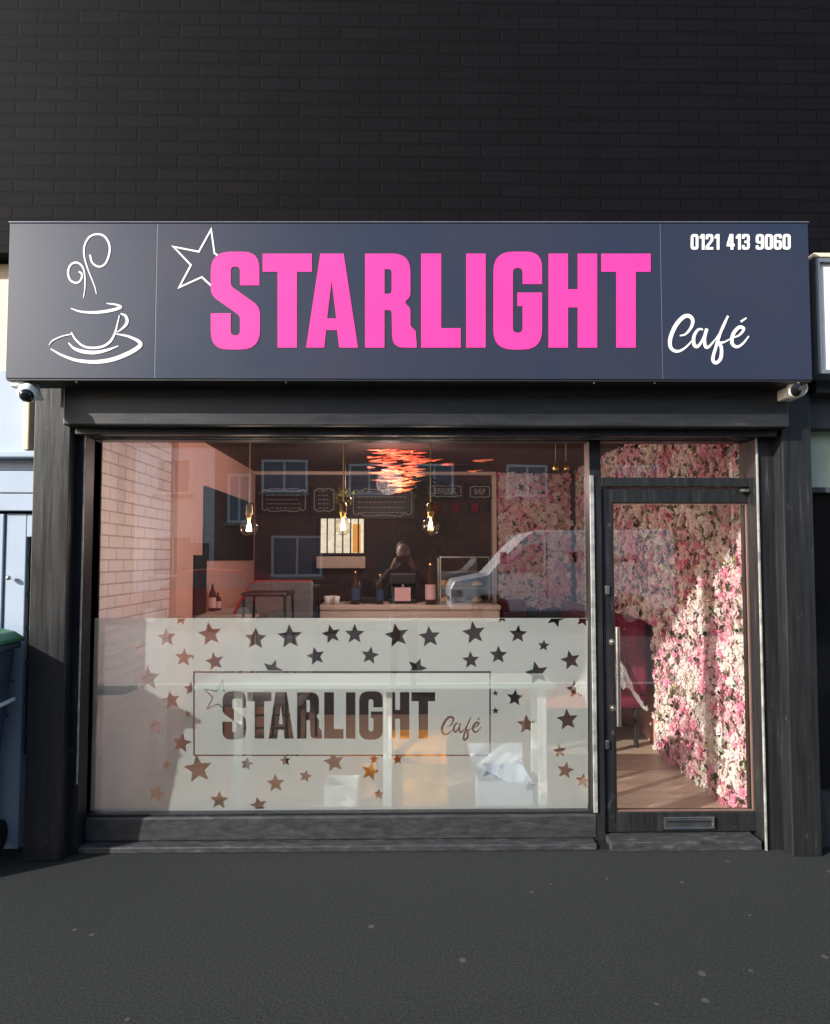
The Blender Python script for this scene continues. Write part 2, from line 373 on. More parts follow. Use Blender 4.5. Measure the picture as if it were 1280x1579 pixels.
G = {
 'S': ([(45, 49), (75, 49), (75, -3, 30), (0, -3, 30), (0, 64, 22), (45, 96, 10), (45, 126, 8), (31, 126, 8), (31, 92), (0, 92), (0, 148, 30), (76, 148, 30), (76, 82, 24), (31, 50, 12), (31, 20, 8), (45, 20, 8)], []),
 'T': ([(0, 0), (76, 0), (76, 28), (53, 28), (53, 145), (23, 145), (23, 28), (0, 28)], []),
 'A': ([(22, 0), (58, 0), (80, 145), (51, 145), (48, 118), (31, 118), (28, 145), (0, 145)], [[(32.5, 100), (39.5, 42), (46.5, 100)]]),
 'R': ([(0, 0), (70, 0, 28), (70, 67, 16), (60, 75, 6), (70, 84, 14), (70, 112, 8), (78, 119, 3), (80, 145, 2), (42, 145, 26), (41, 87, 8), (30, 87), (30, 145), (0, 145)], [[(30, 24), (41, 24, 6), (41, 62, 6), (30, 62)]]),
 'L': ([(0, 0), (31, 0), (31, 115), (61, 115), (61, 145), (0, 145)], []),
 'I': ([(0, 0), (30, 0), (30, 145), (0, 145)], []),
 'G': ([(75, 47), (75, -3, 30), (0, -3, 30), (0, 148, 30), (75, 148, 30), (75, 60), (37, 60), (37, 81), (45, 81), (45, 122, 8), (30, 122, 8), (30, 22, 8), (45, 22, 8), (45, 47)], []),
 'H': ([(0, 0), (30, 0), (30, 55), (45, 55), (45, 0), (75, 0), (75, 145), (45, 145), (45, 83), (30, 83), (30, 145), (0, 145)], []),
 '0': ([(0, 0, 5), (12, 0, 5), (12, 24, 5), (0, 24, 5)], [[(4, 4, 2), (8, 4, 2), (8, 20, 2), (4, 20, 2)]]),
 '1': ([(3.5, 0), (8, 0), (8, 24), (4, 24), (4, 6.5), (0.5, 7), (0.5, 3.5)], []),
 '2': ([(0, 8), (0, 0, 5), (12, 0, 5), (12, 10, 3), (4.5, 20), (12, 20), (12, 24), (0, 24), (0, 18, 2), (8, 9, 2), (8, 4, 1.5), (4, 4, 1.5), (4, 8)], []),
 '4': ([(4.5, 0), (10, 0), (10, 15), (12, 15), (12, 19), (10, 19), (10, 24), (6, 24), (6, 19), (0, 19), (0, 15)], [[(6, 6.5), (6, 15), (3.4, 15)]]),
 '3': ([(0, 7), (0, 0, 5), (12, 0, 5), (12, 10.6, 2), (10.5, 12, 1), (12, 13.4, 2), (12, 24, 5), (0, 24, 5), (0, 17), (4, 17), (4, 20.3, 1), (8, 20.3, 1), (8, 13.8, 1), (4, 13.8), (4, 10.2), (8, 10.2, 1), (8, 3.8, 1), (4, 3.8, 1), (4, 7)], []),
 '9': ([(0, 0, 5), (12, 0, 5), (12, 24, 5), (0, 24, 5), (0, 17.5), (4, 17.5), (4, 20.3, 1), (8, 20.3, 1), (8, 14.5), (0, 14.5, 4)], [[(4, 4, 1), (8, 4, 1), (8, 10.8, 1), (4, 10.8, 1)]]),
 '6': ([(12, 24, 5), (0, 24, 5), (0, 0, 5), (12, 0, 5), (12, 6.5), (8, 6.5), (8, 3.7, 1), (4, 3.7, 1), (4, 9.5), (12, 9.5, 4)], [[(8, 20, 1), (4, 20, 1), (4, 13.2, 1), (8, 13.2, 1)]]),
}
def glyph(ch, ox, oy, sx=1, sy=1):
    o, hs = G[ch]; f = lambda pl: [(ox + x * sx, oy + y * sy) for x, y in rp(pl)]
    return [([f(o)], True)] + ([([f(h) for h in hs], False)] if hs else [])
STAR = [('S', 325), ('T', 405), ('A', 472), ('R', 563), ('L', 649.5), ('I', 719), ('G', 761), ('H', 846), ('T', 927.5)]
def cp(k, ox, oy, pts): return [(ox + x / k, oy + y / k) for x, y in pts]
CAFE = [  # (points in sketch units, widths)
 ([(222, 812), (262, 800), (300, 755), (313, 705), (285, 672), (240, 685), (190, 745), (155, 830), (158, 895), (200, 922), (255, 900), (320, 835)], 8, 34, 8),
 ([(385, 768), (352, 768), (322, 815), (322, 872), (345, 888), (378, 848), (412, 762)], 10, 28, 8),
 ([(412, 762), (396, 830), (402, 885), (425, 890), (470, 840)], 22, 26, 8),
 ([(470, 842), (520, 770), (560, 675)], 8, 16, 12),
 ([(562, 672), (520, 760), (480, 880), (455, 975), (478, 1003), (512, 965), (512, 885), (482, 862), (530, 858), (575, 835)], 14, 28, 8),
 ([(580, 830), (640, 808), (672, 765), (640, 752), (598, 800), (590, 862), (622, 890), (665, 868), (708, 815)], 8, 30, 8),
 ([(652, 712), (692, 686)], 16, 16, 8)]

# ================================================================ SETTING
def structure(name, mb, m, **k): return mb.build(name, m, None, kind='structure', **k)
def slab(x0, x1, y0, y1, z0, z1): return MB().box((x0, y0, z0), (x1, y1, z1))
structure('pavement', slab(-60, 60, -4.2, -.02, -.3, 0), 'asph')
structure('kerb', slab(-60, 60, -4.35, -4.204, -.3, -.004), 'kerb', bevel=.015)
structure('road', slab(-60, 60, -14.5, -4.354, -.4, -.13), 'road')
structure('far_kerb', slab(-60, 60, -14.65, -14.504, -.4, -.01), 'kerb', bevel=.015)
structure('far_pavement', slab(-60, 60, -24, -14.654, -.4, -.0), 'asph')
structure('ground', slab(-150, 150, -150, 150, -.6, -.42), 'road')
structure('floor', slab(-1.86, 2.14, .05, 3.9, -.1, .03), 'wood')

# ================================================================ CAFE BUILDING
cafe = thing('cafe_building', 'black painted cafe shopfront with wide window and door at right', 'building', (0, 0, 0))
XL, XR = -1.80, 2.07          # inner walls
def px(u, v, Y): return P(u, v, Y).x
def pz(u, v, Y): return P(u, v, Y).z
GZ0, GZ1 = pz(500, 1250, 0), pz(620, 681, 0)
# upper wall above the sign
upz = pz(640, 349, -.42)
# pilasters
PL0, PL1 = px(46, 900, -.19), px(103, 900, -.19)
PR0, PR1 = px(1212, 900, -.20), px(1257, 900, -.20)
b = MB().box((PL0, -.19, 0), (PL1, .05, upz - .1)); b.build('pilaster', 'black', cafe, .006)
b = MB().box((PR0, -.20, 0), (PR1, .05, upz - .1)); b.build('pilaster', 'black', cafe, .006)
HB, HT = pz(640, 657, -.27), upz - .1
b = MB().box((PL1 + .002, -.27, HB), (PR0 - .002, .0, HT)); sb = b.build('shutter_box', 'blackbox', cafe, .008)
# box underside lip and shutter bottom rail
MB().box((PL1 + .03, -.20, HB - .035), (PR0 - .03, -.155, HB - .001)).build('shutter_rail', 'black', cafe, .003)
# side guides
gl0, gl1 = px(110, 900, -.12), px(128, 900, -.12)
for (a, c, bot) in ((gl0, gl1, 0), (px(1172, 900, -.12), px(1203, 900, -.12), 0)):
    g = MB().box((a, -.12, 0), (c, .06, HB - .002)).build('shutter_guide', 'black', cafe, .003)
MB().box((PL1, -.04, 0), (gl0, .06, HB - .002)).build('jamb', 'blkmetal', cafe)
MB().box((px(1203, 900, -.12), -.04, 0), (PR0, .06, HB - .002)).build('jamb', 'blkmetal', cafe)
e = px(1203, 900, -.12)
MB().box((e - .004, -.135, .0), (e + .010, -.122, HB - .01)).build('guide_edge', 'alu', cafe, .002)
e = px(1171, 900, -.12)
MB().box((e - .006, -.135, .0), (e + .002, -.122, HB - .02)).build('guide_edge', 'alu', cafe, .001)
e = px(127, 900, -.12)
MB().box((e - .004, -.130, GZ0 + .2), (e + .003, -.122, HB - .02)).build('guide_edge', 'alu', cafe, .001)
# ---- window
WX0, WX1 = px(135, 960, 0), px(908, 960, 0)
MX1 = px(926, 960, 0)             # mullion right side
DX1 = px(1168, 960, 0)            # right end of glazing
win = MB().box((gl1, -.035, GZ1), (DX1 + .03, .055, HB + .03)); 
win.box((gl1, -.035, .0), (WX0, .055, GZ1 - .001))
wf = win.build('window', 'black', cafe, .004)
MB().box((WX0, -.045, GZ1 + .006), (DX1, -.037, GZ1 + .016)).build('frame_bead', 'alu', wf)
MB().box((gl1 + .001, -.05, .036), (px(921, 1290, -.05), .054, GZ0 - .012)).build('sill', 'sill', wf, .008)
MB().box((gl1 + .001, -.115, .0), (px(921, 1290, -.115), .05, .034)).build('sill_step', 'sillstep', wf, .006)
MB().box((WX0, -.03, GZ0 - .011), (WX1, .05, GZ0)).build('bottom_bead', 'black', wf, .002)
MB().box((WX1, -.045, .02), (MX1, .055, GZ1 - .001)).build('mullion', 'black', wf, .004)
MB().box((WX1 - .001, -.055, GZ0), (WX1 + .022, -.046, pz(910, 735, 0))).build('mullion_trim', 'alu', wf, .002)
MB().box((WX0 + .001, 0, GZ0 + .001), (WX1 - .001, .008, GZ1 - .002)).build('pane', 'glass', wf)
# frosted film with cut-out stars and lettering
FT = 953
def star(cx, cy, r, rot=0, inner=.45):
    return [(cx + (r if k % 2 == 0 else r * inner) * math.sin(R(rot) + k * math.pi / 5), cy - (r if k % 2 == 0 else r * inner) * math.cos(R(rot) + k * math.pi / 5)) for k in range(10)]
STARS = [(257, 983, 15), (324, 978, 19), (283.5, 1014, 15), (331, 1020, 15), (394, 985, 18), (447, 982, 20), (511, 978, 15.5), (547, 978, 16), (487, 1012, 15), (228, 1046, 20), (216, 999, 9),
 (264, 1080, 15), (239, 1120, 15), (280, 1146, 16), (290, 1101, 6), (305.5, 1186, 23), (256, 1179, 8.5), (241, 1224, 15), (338, 1234, 15), (425, 1208, 15), (471, 1197, 10.5), (399, 1242, 14), (380, 1178, 11), (440, 1173, 9), (515, 1175, 17),
 (612, 980, 19.5), (662.5, 982, 17.5), (570.5, 1011, 14.5), (731, 976, 18.5), (799, 978, 14.5), (838.5, 995.5, 9.5), (726, 1018, 14), (768.5, 1010, 14.5), (880, 1018, 16), (828, 1038, 19), (887, 1063, 14.5), (794, 1076, 13.5), (812, 1117, 15.5), (875, 1110, 17.5),
 (764, 1069, 5), (764, 1096, 6), (863, 1158, 11), (759, 1184, 19), (799, 1172, 8), (613, 1171, 9), (577, 1171, 8), (584, 1225, 9), (872, 1188, 14), (899, 1204, 12), (817, 1213, 9), (571, 1190, 15), (297, 1013.5, 2.5)]
TOPS = [(279, 955, 10), (857, 953, 15), (774, 952, 9), (899, 955, 12), (420, 1033, 17), (643, 1030, 16), (294, 1062, 11)]
x0, x1, y0, y1 = 136.5, 906.5, FT, 1250
def clip(poly, ax, val, keep_less):
    out = []
    for i in range(len(poly)):
        a, c = poly[i - 1], poly[i]; ia = (a[ax] <= val) == keep_less; ic = (c[ax] <= val) == keep_less
        if ia != ic:
            t = (val - a[ax]) / (c[ax] - a[ax]); out.append((a[0] + (c[0] - a[0]) * t, a[1] + (c[1] - a[1]) * t))
        if ic: out.append(c)
    return out
holes = []
for i, (cx, cy, r) in enumerate(STARS):
    holes.append(clip(star(cx, cy, r, rnd.uniform(-14, 14)), 1, 1247, True))
for cx, cy, r in TOPS[:4]: holes.append(clip(star(cx, cy, r, rnd.uniform(-10, 30)), 1, FT + .8, False))
for cx, cy, r in TOPS[4:6]: holes.append(clip(star(cx, cy, r, 20), 1, 1034, True))
cx, cy, r = TOPS[6]; holes.append(clip(star(cx, cy, r), 0, 296.5, True))
layers = [([[(x0, y0), (x1, y0), (x1, y1), (x0, y1)]], True), (holes, False),
          ([[(298, 1035), (757, 1035), (757, 1166), (298, 1166)]], False), ([[(300.5, 1037.6), (754.6, 1037.6), (754.6, 1163.6), (300.5, 1163.6)]], True)]
kx, ky = 328 / 678., 73 / 148.
for ch, gx in STAR:
    for polys, s_ in glyph(ch, 343 + (gx - 325) * kx, 1067.5, kx, ky): layers.append((polys, not s_))
stp = [(1155, 215), (1133, 58), (1052, 205), (885, 172), (1000, 293), (922, 440), (1072, 372), (1130, 425)]
st_sign = cp(4.267, 60, 340, stp)
st_film = [(343 + (x - 325) * kx, 1067.5 + (y - 391) * ky) for x, y in st_sign]
layers.append((ribbon(st_film, 1.5, smooth=False), False))
for pts, a, m_, c in CAFE:
    q = [(681 + (x / 4.571 - 32) * .5, 1105 + (y / 4.571 - 146) * .49) for x, y in pts]
    layers.append((ribbon(q, max(.8, a / 9.5), max(1.6, m_ / 8.5), .8), False))
film = flat('frosted_film', layers, .0115, 0, 'film', wf, 'frosted vinyl film with clear cut-out stars and lettering STARLIGHT')

# ---- transom light and door
TB, TT = pz(1000, 738, 0), pz(1000, 752, 0)
MB().box((MX1 + .001, -.045, TT), (DX1, .05, TB)).build('transom_bar', 'black', cafe, .004)
tw = MB().box((MX1 + .001, 0, TB + .001), (DX1 - .002, .008, GZ1 - .001)).build('transom_pane', 'glass', cafe)
MB().box((DX1, -.045, .02), (px(1173, 960, -.04), .05, GZ1)).build('door_frame', 'black', cafe, .003)
DL, DR = MX1 + .006, DX1 - .004
DG0, DG1 = px(944, 1000, 0), px(1152, 900, 0)
dz0, dzt = pz(1050, 1250, -.01), pz(1050, 776, -.01)
DT = TT - .008; DB = pz(1050, 1284, -.04)
dm = MB().box((DL, -.03, DB), (DG0, .03, DT)).box((DG1, -.03, DB), (DR, .03, DT)).box((DG0, -.03, dzt), (DG1, .03, DT)).box((DG0, -.03, DB), (DG1, .03, dz0))
door = dm.build('door', 'black', cafe, .004)
MB().frame(DG0 + .001, DG1 - .001, dz0 + .001, dzt - .001, .008, -.022, -.012).build('glazing_bead', mat('brown_bead', (.16, .09, .07, 1), .5), door)
MB().box((DG0, -.002, dz0), (DG1, .005, dzt)).build('pane', 'glass', door)
h0, h1 = P(952, 967, -.09), P(954, 1120, -.09)
MB().cyl((h0.x, -.09, h0.z), (h0.x, -.09, h1.z), .0125, n=20).build('handle', 'chrome', door)
for v in (991, 1094):
    q = P(948, v, -.06); MB().cyl((h0.x - .0, -.087, q.z), (h0.x - .012, -.03, q.z), .009, n=14).cyl((h0.x - .012, -.036, q.z), (h0.x - .012, -.0305, q.z), .018, n=16).build('handle_mount', 'chrome', door)
for v in (910, 1148):
    q = P(936.5, v, -.03); MB().box((q.x - .013, -.041, q.z - .025), (q.x + .010, -.031, q.z + .025)).build('lock_cover', 'chrome', door, .004)
a, c = P(1023, 1259, -.03), P(1101, 1277, -.03)
lb = MB().frame(a.x, c.x, c.z, a.z, .010, -.044, -.031).box((a.x + .012, -.039, c.z + .012), (c.x - .012, -.032, a.z - .012)).build('letterbox', 'chrome', door, .002)
MB().box((a.x + .02, -.043, a.z - .03), (c.x - .02, -.040, a.z - .02)).build('letterbox_flap', 'blkmetal', lb)
MB().box((MX1 - .0, -.13, .0), (px(1175, 1290, -.13), .05, DB - .008)).build('threshold', 'sillstep', cafe, .004, label='worn door threshold')
MB().box((px(921, 1290, -.15), -.10, 0), (MX1 - .001, .05, .02)).build('threshold_end', 'black', cafe)
# door closer hint
q = P(1145, 755, -.045); MB().box((q.x - .02, -.06, q.z - .012), (q.x + .03, -.047, q.z + .002)).build('door_closer', 'chrome', cafe)
# ---- shell
MB().box((-6, -.16, upz - .02), (6.5, .4, 7.2)).build('upper_wall', 'blackup', cafe)
MB().box((XL - .15, .06, 0), (XL, .32, 2.75)).box((XL - .15, .32, 0), (XL, 1.27, 2.75)).build('tiled_wall', 'tile', cafe)
MB().box((XL - .15, 1.272, 0), (XL + .05, 1.63, 2.75)).build('inner_pier', 'coral', cafe)
MB().box((XL - .15, 1.632, 0), (XL, 3.95, 2.75)).build('inner_wall', 'coral', cafe)
MB().box((XR + .04, .06, 0), (XR + .2, 3.95, 2.75)).build('inner_wall', 'coral', cafe)
MB().box((XL - .15, 3.86, 0), (XR + .2, 4.0, 2.75)).build('back_wall', 'backwall', cafe)
MB().box((XL - .15, .055, 2.64), (XR + .2, 4.0, 2.75)).build('ceiling', 'ceil', cafe)
MB().box((XL, .0, HT - .05), (XR, .054, 2.75)).build('inner_lintel', 'ceil', cafe)
MB().box((px(762, 800, 3.84) - .03, 3.78, 1.0), (px(762, 800, 3.84) + .02, 3.858, 2.60)).box((XL, 3.80, 2.60), (px(762, 800, 3.84) + .02, 3.858, 2.638)).build('picture_rail', 'counter', cafe)

# ================================================================ SIGN
YS = -.42
sl, sr = P(12, 460, YS).x, P(1249, 460, YS).x
sz0, sz1 = pz(640, 583.5, YS), pz(640, 344, YS)
sign = thing('fascia_sign', 'dark slate fascia board with pink STARLIGHT letters, phone number and white cup drawing', 'sign', ((sl + sr) / 2, YS, sz0))
cb0, cb1, ct0, ct1 = P(12, 583, YS).z, P(1249, 585.5, YS).z, P(12, 344, YS).z, P(1249, 344, YS).z
def zlow(x_): return cb0 + (cb1 - cb0) * (x_ - sl) / (sr - sl)
def ztop(x_): return ct0 + (ct1 - ct0) * (x_ - sl) / (sr - sl)
seams = [sl, px(240, 460, YS), px(1020, 460, YS), sr]
for i in range(3):
    a_, b_ = seams[i] + (.0012 if i else 0), seams[i + 1] - (.0012 if i < 2 else 0)
    MB().prism([(a_, zlow(a_)), (b_, zlow(b_)), (b_, ztop(b_)), (a_, ztop(a_))], YS, -.275).build('board', 'sign', sign, .0015)
MB().box((seams[1] - .0011, YS + .001, zlow(seams[1]) + .001), (seams[1] + .0011, -.3, ztop(seams[1]) - .001)).build('joint', 'signtrim', sign)
MB().box((seams[2] - .0012, YS - .001, zlow(seams[2]) + .001), (seams[2] + .0012, -.3, ztop(seams[2]) - .001)).build('joint', 'signtrim', sign)
MB().prism([(sl - .004, ct0 + .001), (sr + .004, ct1 + .001), (sr + .004, ct1 + .007), (sl - .004, ct0 + .007)], YS - .005, -.2).build('top_trim', 'signtrim', sign, .001)
MB().prism([(sl + .002, cb0 - .010), (sr - .002, cb1 - .010), (sr - .002, cb1 - .001), (sl + .002, cb0 - .001)], YS + .004, -.272).build('bottom_trim', 'blkmetal', sign, .001)
LETT = []
for ch, gx in STAR:
    flat('letter', glyph(ch, gx, 391), YS - .0022, .0012, 'pink', sign)
flat('star_outline', [(ribbon(cp(4.267, 60, 340, [(1180, 232)] + stp[:-1] + [(1142, 436)]), 2.6, smooth=False), True)], YS - .002, .0015, 'white', sign)
CUP = [([(378, 485), (365, 430), (322, 320), (298, 235), (300, 165), (330, 110), (378, 90), (428, 102), (462, 155), (462, 222), (435, 285), (393, 303), (352, 278), (335, 225)], 2, 11, 9, 'steam'),
       ([(293, 508), (302, 440), (300, 350), (283, 300), (248, 276), (208, 292), (192, 340), (205, 390), (245, 410), (276, 390), (282, 352), (262, 335)], 2, 11, 8, 'steam'),
       ([(210, 578), (280, 600), (380, 604), (470, 592), (536, 571), (505, 553), (445, 545)], 3, 18, 3, 'cup_rim'),
       ([(212, 735), (240, 782), (290, 825), (350, 838), (420, 828), (470, 795), (500, 740), (514, 690), (530, 622)], 6, 14, 3, 'cup_body'),
       ([(538, 612), (570, 628), (580, 665), (560, 700), (515, 735)], 6, 18, 3, 'cup_handle'),
       ([(193, 803), (230, 840), (290, 862), (370, 868), (450, 852), (522, 825)], 3, 22, 3, 'saucer_line'),
       ([(78, 845), (150, 885), (250, 920), (370, 930), (480, 915), (580, 878), (650, 838), (668, 810), (640, 785), (580, 760), (508, 746)], 5, 26, 5, 'saucer'),
       ([(66, 820), (90, 790), (150, 762), (212, 748)], 2, 6, 4, 'saucer')]
for k, (pts, a, m_, c, nm) in enumerate(CUP):
    flat(nm, [(ribbon(cp(4.267, 60, 340, pts), a / 4.267 + .5, m_ / 4.267 + .3, c / 4.267 + .5), True)], YS - .002 - k * .0001, .0015, 'white', sign)
x = 1065.6
for word, xs, gap, s_ in (('0121', 1065.6, 1.6, .96), ('413', 1121.2, 1.6, .98), ('9060', 1166, 1.6, 1.0)):
    x = xs
    for ch in word:
        flat('digit', glyph(ch, x, 360.8, s_, 1.0), YS - .003, .002, 'white', sign)
        x += (8.4 if ch == '1' else 12.2) * s_ + gap
for k, (pts, a, m_, c) in enumerate(CAFE):
    flat('script_letter' if k < 6 else 'accent', [(ribbon(cp(4.571, 1000, 340, pts), a / 4.571, m_ * .82 / 4.571, c / 4.571), True)], YS - .002 - k * .0003, .0015, 'white', sign)

# ================================================================ SECURITY CAMERAS
q = P(38, 590, -.40)
t = thing('security_camera', 'white dome security camera under the left end of the sign', 'camera', (q.x, q.y, sz0 - .01), 'cameras under the sign')
c0 = Vector((q.x - .01, -.36, sz0 - .04))
MB().cyl((c0.x - .03, c0.y, sz0 - .012), (c0.x - .03, c0.y, sz0 - .04), .045, n=24).build('base', 'whitepaint', t, .003)
MB().lathe([(.001, -.05), (.03, -.045), (.045, -.02), (.048, .0), (.045, .02), (.03, .035), (.001, .04)], c0 + Vector((.02, -.02, -.03)), 24, Vector((.6, .5, .55))).build('housing', 'whitepaint', t)
MB().lathe([(.034, 0), (.03, .012), (.018, .022), (.001, .026)], c0 + Vector((.03, -.055, -.055)), 20, Vector((.3, -.8, -.5))).build('lens', 'dkglass', t)
q = P(57, 596, -.34)
t = thing('security_camera', 'small white cone shaped camera beside the dome camera at left', 'camera', (q.x, -.34, sz0 - .01), 'cameras under the sign')
MB().lathe([(.008, .0), (.012, -.02), (.022, -.06), (.033, -.078), (.030, -.082), (.001, -.08)], (q.x, -.34, sz0 - .012), 20).build('housing', 'whitepaint', t)
q = P(1228, 600, -.38)
t = thing('security_camera', 'white box mounted turret camera under the right end of the sign', 'camera', (q.x, -.38, sz0 - .01), 'cameras under the sign')
a, c = P(1212, 614, -.34), P(1241, 590, -.34)
MB().box((a.x, -.34, a.z), (c.x - .03, -.24, sz0 - .012)).build('bracket', 'whitepaint', t, .006)
MB().lathe([(.001, .045), (.03, .04), (.046, .02), (.05, 0), (.046, -.02), (.034, -.034)], P(1229, 599, -.37), 24, Vector((-.15, 1, .25))).build('housing', 'whitepaint', t)
MB().lathe([(.034, 0), (.026, .008), (.001, .012)], P(1228, 601, -.415), 20, Vector((.12, -1, -.2))).build('lens', 'dkglass', t)

# ================================================================ NEIGHBOURS
nb = thing('neighbour_building', 'white boarded house front, tinted pale blue for shade, at the left of the cafe', 'building', (-3, 0, 0))
zl = pz(20, 574, -.06); zg = pz(20, 701, -.12); zd = pz(20, 792, -.05)
MB().box((-6, -.05, zl), (PL0 - .01, .4, upz - .03)).build('upper_wall', 'cream', nb)
MB().box((-6, -.10, zg + .02), (PL0 - .03, .4, zl - .002)).build('fascia_board', 'shaded_white', nb, .004)
MB().box((-6, -.15, zg - .02), (PL0 - .012, .4, zg + .018)).build('ledge', 'shaded_white', nb, .008)
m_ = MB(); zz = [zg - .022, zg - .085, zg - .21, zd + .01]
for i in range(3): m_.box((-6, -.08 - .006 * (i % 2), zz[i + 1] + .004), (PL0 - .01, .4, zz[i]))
m_.build('grooved_board', 'shaded_white', nb, .004)
dxr = px(37, 900, -.06); zw0 = pz(42, 828, -.06)
MB().box((-6, -.05, 0), (dxr - .35, .4, zd)).box((dxr - .345, -.06, 0), (dxr - .12, .4, zd - .002)).box((dxr - .115, -.05, 0), (dxr, .4, zd)).box((dxr + .001, -.05, zw0), (PL0 - .01, .4, zd)).build('panel', 'shaded_white', nb, .005)
q = P(16, 891, -.06); MB().sphere((q.x, -.075, q.z), .014).build('knob', 'chrome', nb)
wd = MB().box((dxr + .002, -.02, .5), (PL0 - .01, .02, zw0 - .002)).build('window', 'dkglass', nb)
for k in range(6): MB().box((dxr + .003, -.035, .62 + k * .19), (PL0 - .012, -.022, .635 + k * .19)).build('glazing_bar', 'dgreen', wd)
q0, q1 = P(40, 605, -.14), P(40, 699, -.14)
t = MB().box((px(36, 650, -.155), -.155, zg + .02), (px(46, 650, -.155) - .004, -.105, q0.z + .03)).build('downpipe', mat('cream_pipe', srgb(214, 200, 170), .6), None, .006)
tag(t, 'cream square downpipe between pale blue shade-tinted wall and black pilaster', 'pipe')

nr = thing('neighbour_building', 'cream rendered shop with dark navy frontage at the right of the cafe', 'building', (3, 0, 0))
zc = pz(1265, 396, -.25)
MB().box((PR1 + .01, -.25, zc), (6.5, .4, upz - .03)).build('upper_wall', 'cream', nr, .004)
MB().box((PR1 + .01, -.24, pz(1270, 605, -.24)), (6.5, .4, zc - .002)).build('fascia_backing', 'navy', nr)
nx = px(1264, 900, -.2)
MB().box((PR1 + .012, -.16, 0), (nx, .4, pz(1270, 605, -.24) - .002)).build('pilaster', 'navy', nr, .005)
MB().box((nx + .002, -.10, 0), (6.5, .4, pz(1270, 605, -.24) - .002)).build('shutter_box', 'navy', nr) if False else None
z5, z4, z3 = pz(1272, 605, -.24) - .002, pz(1272, 662, -.1), pz(1272, 752, -.1)
MB().box((nx + .002, -.14, z4), (6.5, .4, z5)).build('header', 'navy', nr)
MB().box((nx + .002, -.12, 0), (nx + .03, .4, z4 - .002)).box((nx + .03, -.12, z3 - .03), (6.5, .4, z3)).build('window_frame', 'navy', nr, .003)
MB().box((nx + .032, -.05, z3 + .002), (6.5, .0, z4 - .002)).build('upper_pane', mat('pale_green_panel', srgb(178, 190, 168), .4), nr)
MB().box((nx + .032, -.05, .3), (6.5, .0, z3 - .032)).build('lower_pane', 'dkglass', nr)
MB().box((nx + .032, -.10, 0), (6.5, .4, .298)).build('stall_riser', 'navy', nr)
t = thing('lightbox_sign', 'white lightbox sign in grey frame on the shop at right', 'sign', (3, -.3, zc - .7))
a, c = P(1256, 399, -.36), P(1290, 577, -.36)
MB().frame(a.x, 5.5, c.z, a.z, .022, -.37, -.245).build('frame', mat('grey_frame', (.13, .15, .17, 1), .5), t, .003)
MB().box((a.x + .022, -.35, c.z + .022), (5.478, -.246, a.z - .022)).build('panel', 'whitepaint', t)

# ================================================================ BIN
bx0, bx1, by0, by1, bh = -2.66, -2.045, -.52, -.12, 1.17
t = thing('wheelie_bin', 'slate blue plastic bin with green lid beside the black pilaster', 'bin', (-2.35, -.35, 0))
def taper(mb, x0, x1, y0, y1, z0, z1, ix, iy):
    vs = [(x0 + ix, y0 + iy, z0), (x1 - ix, y0 + iy, z0), (x1 - ix, y1 - iy, z0), (x0 + ix, y1 - iy, z0), (x0, y0, z1), (x1, y0, z1), (x1, y1, z1), (x0, y1, z1)]
    return mb.add(vs, [(0, 3, 2, 1), (4, 5, 6, 7), (0, 1, 5, 4), (1, 2, 6, 5), (2, 3, 7, 6), (3, 0, 4, 7)])
taper(MB(), bx0 + .02, bx1 - .02, by0 + .02, by1 - .015, .06, 1.10, .09, .05).build('body', 'binblue', t, .02)
m_ = MB(); m_.box((bx0, by0, 1.10), (bx1, by1, 1.135))
m_.build('rim', 'binblue', t, .012)
m_ = MB()
for k, z in enumerate((.92, .82, .74)):
    e = .02 + .09 * (1.10 - z) / 1.04 - .008
    m_.box((bx0 + e, by0 + e, z), (bx1 - e, by1 - e * .7, z + .014))
m_.build('rib', 'binblue', t, .004)
m_ = MB().prism([(bx0 - .01, 1.137), (bx1 + .012, 1.137), (bx1 + .014, 1.155), (bx1 - .04, 1.19), (bx1 - .2, 1.225), (bx0 + .1, 1.235), (bx0 - .01, 1.16)], by0 - .01, by1 + .005)
m_.build('lid', 'bingreen', t, .012)
for s_ in (bx0 + .12, bx1 - .14): MB().cyl((s_, -.16, .10), (s_ + .05, -.16, .10), .10, n=24).build('wheel', 'rubber', t)
MB().cyl((bx1 - .05, by0 + .09, .80), (bx1 - .025, by1 - .02, .83), .011, n=10).build('handle', 'whitepaint', t)

# ================================================================ INTERIOR
# flower walls
def petal_flower(mb, c, n, r, col, lay=2):
    """open silk blossom: rings of cupped petals"""
    q = n.to_track_quat('Z', 'Y'); a0 = rnd.uniform(0, 6.28)
    for L_ in range(lay):
        k = 5 if L_ == 0 else 4; rr = r * (1 - .42 * L_); lift = r * (.10 + .30 * L_)
        cc = tuple(min(1, x * (1 - .10 * L_)) for x in col[:3]) + (1,)
        for i in range(k):
            a = a0 + L_ * .6 + 2 * math.pi * i / k; w_ = math.pi / k * 1.05
            pts = [(0, 0, lift * .6), (rr * .7 * math.cos(a - w_), rr * .7 * math.sin(a - w_), lift * 1.0), (rr * math.cos(a), rr * math.sin(a), lift + r * .18), (rr * .7 * math.cos(a + w_), rr * .7 * math.sin(a + w_), lift * 1.0)]
            mb.add([c + q @ Vector(p) for p in pts], [(0, 1, 2), (0, 2, 3)], False, cc)
PINKS = [(.94, .54, .60), (.96, .66, .68), (.97, .78, .76), (.98, .88, .84), (.98, .93, .85), (.90, .36, .50), (.96, .74, .74), (.97, .84, .74)]
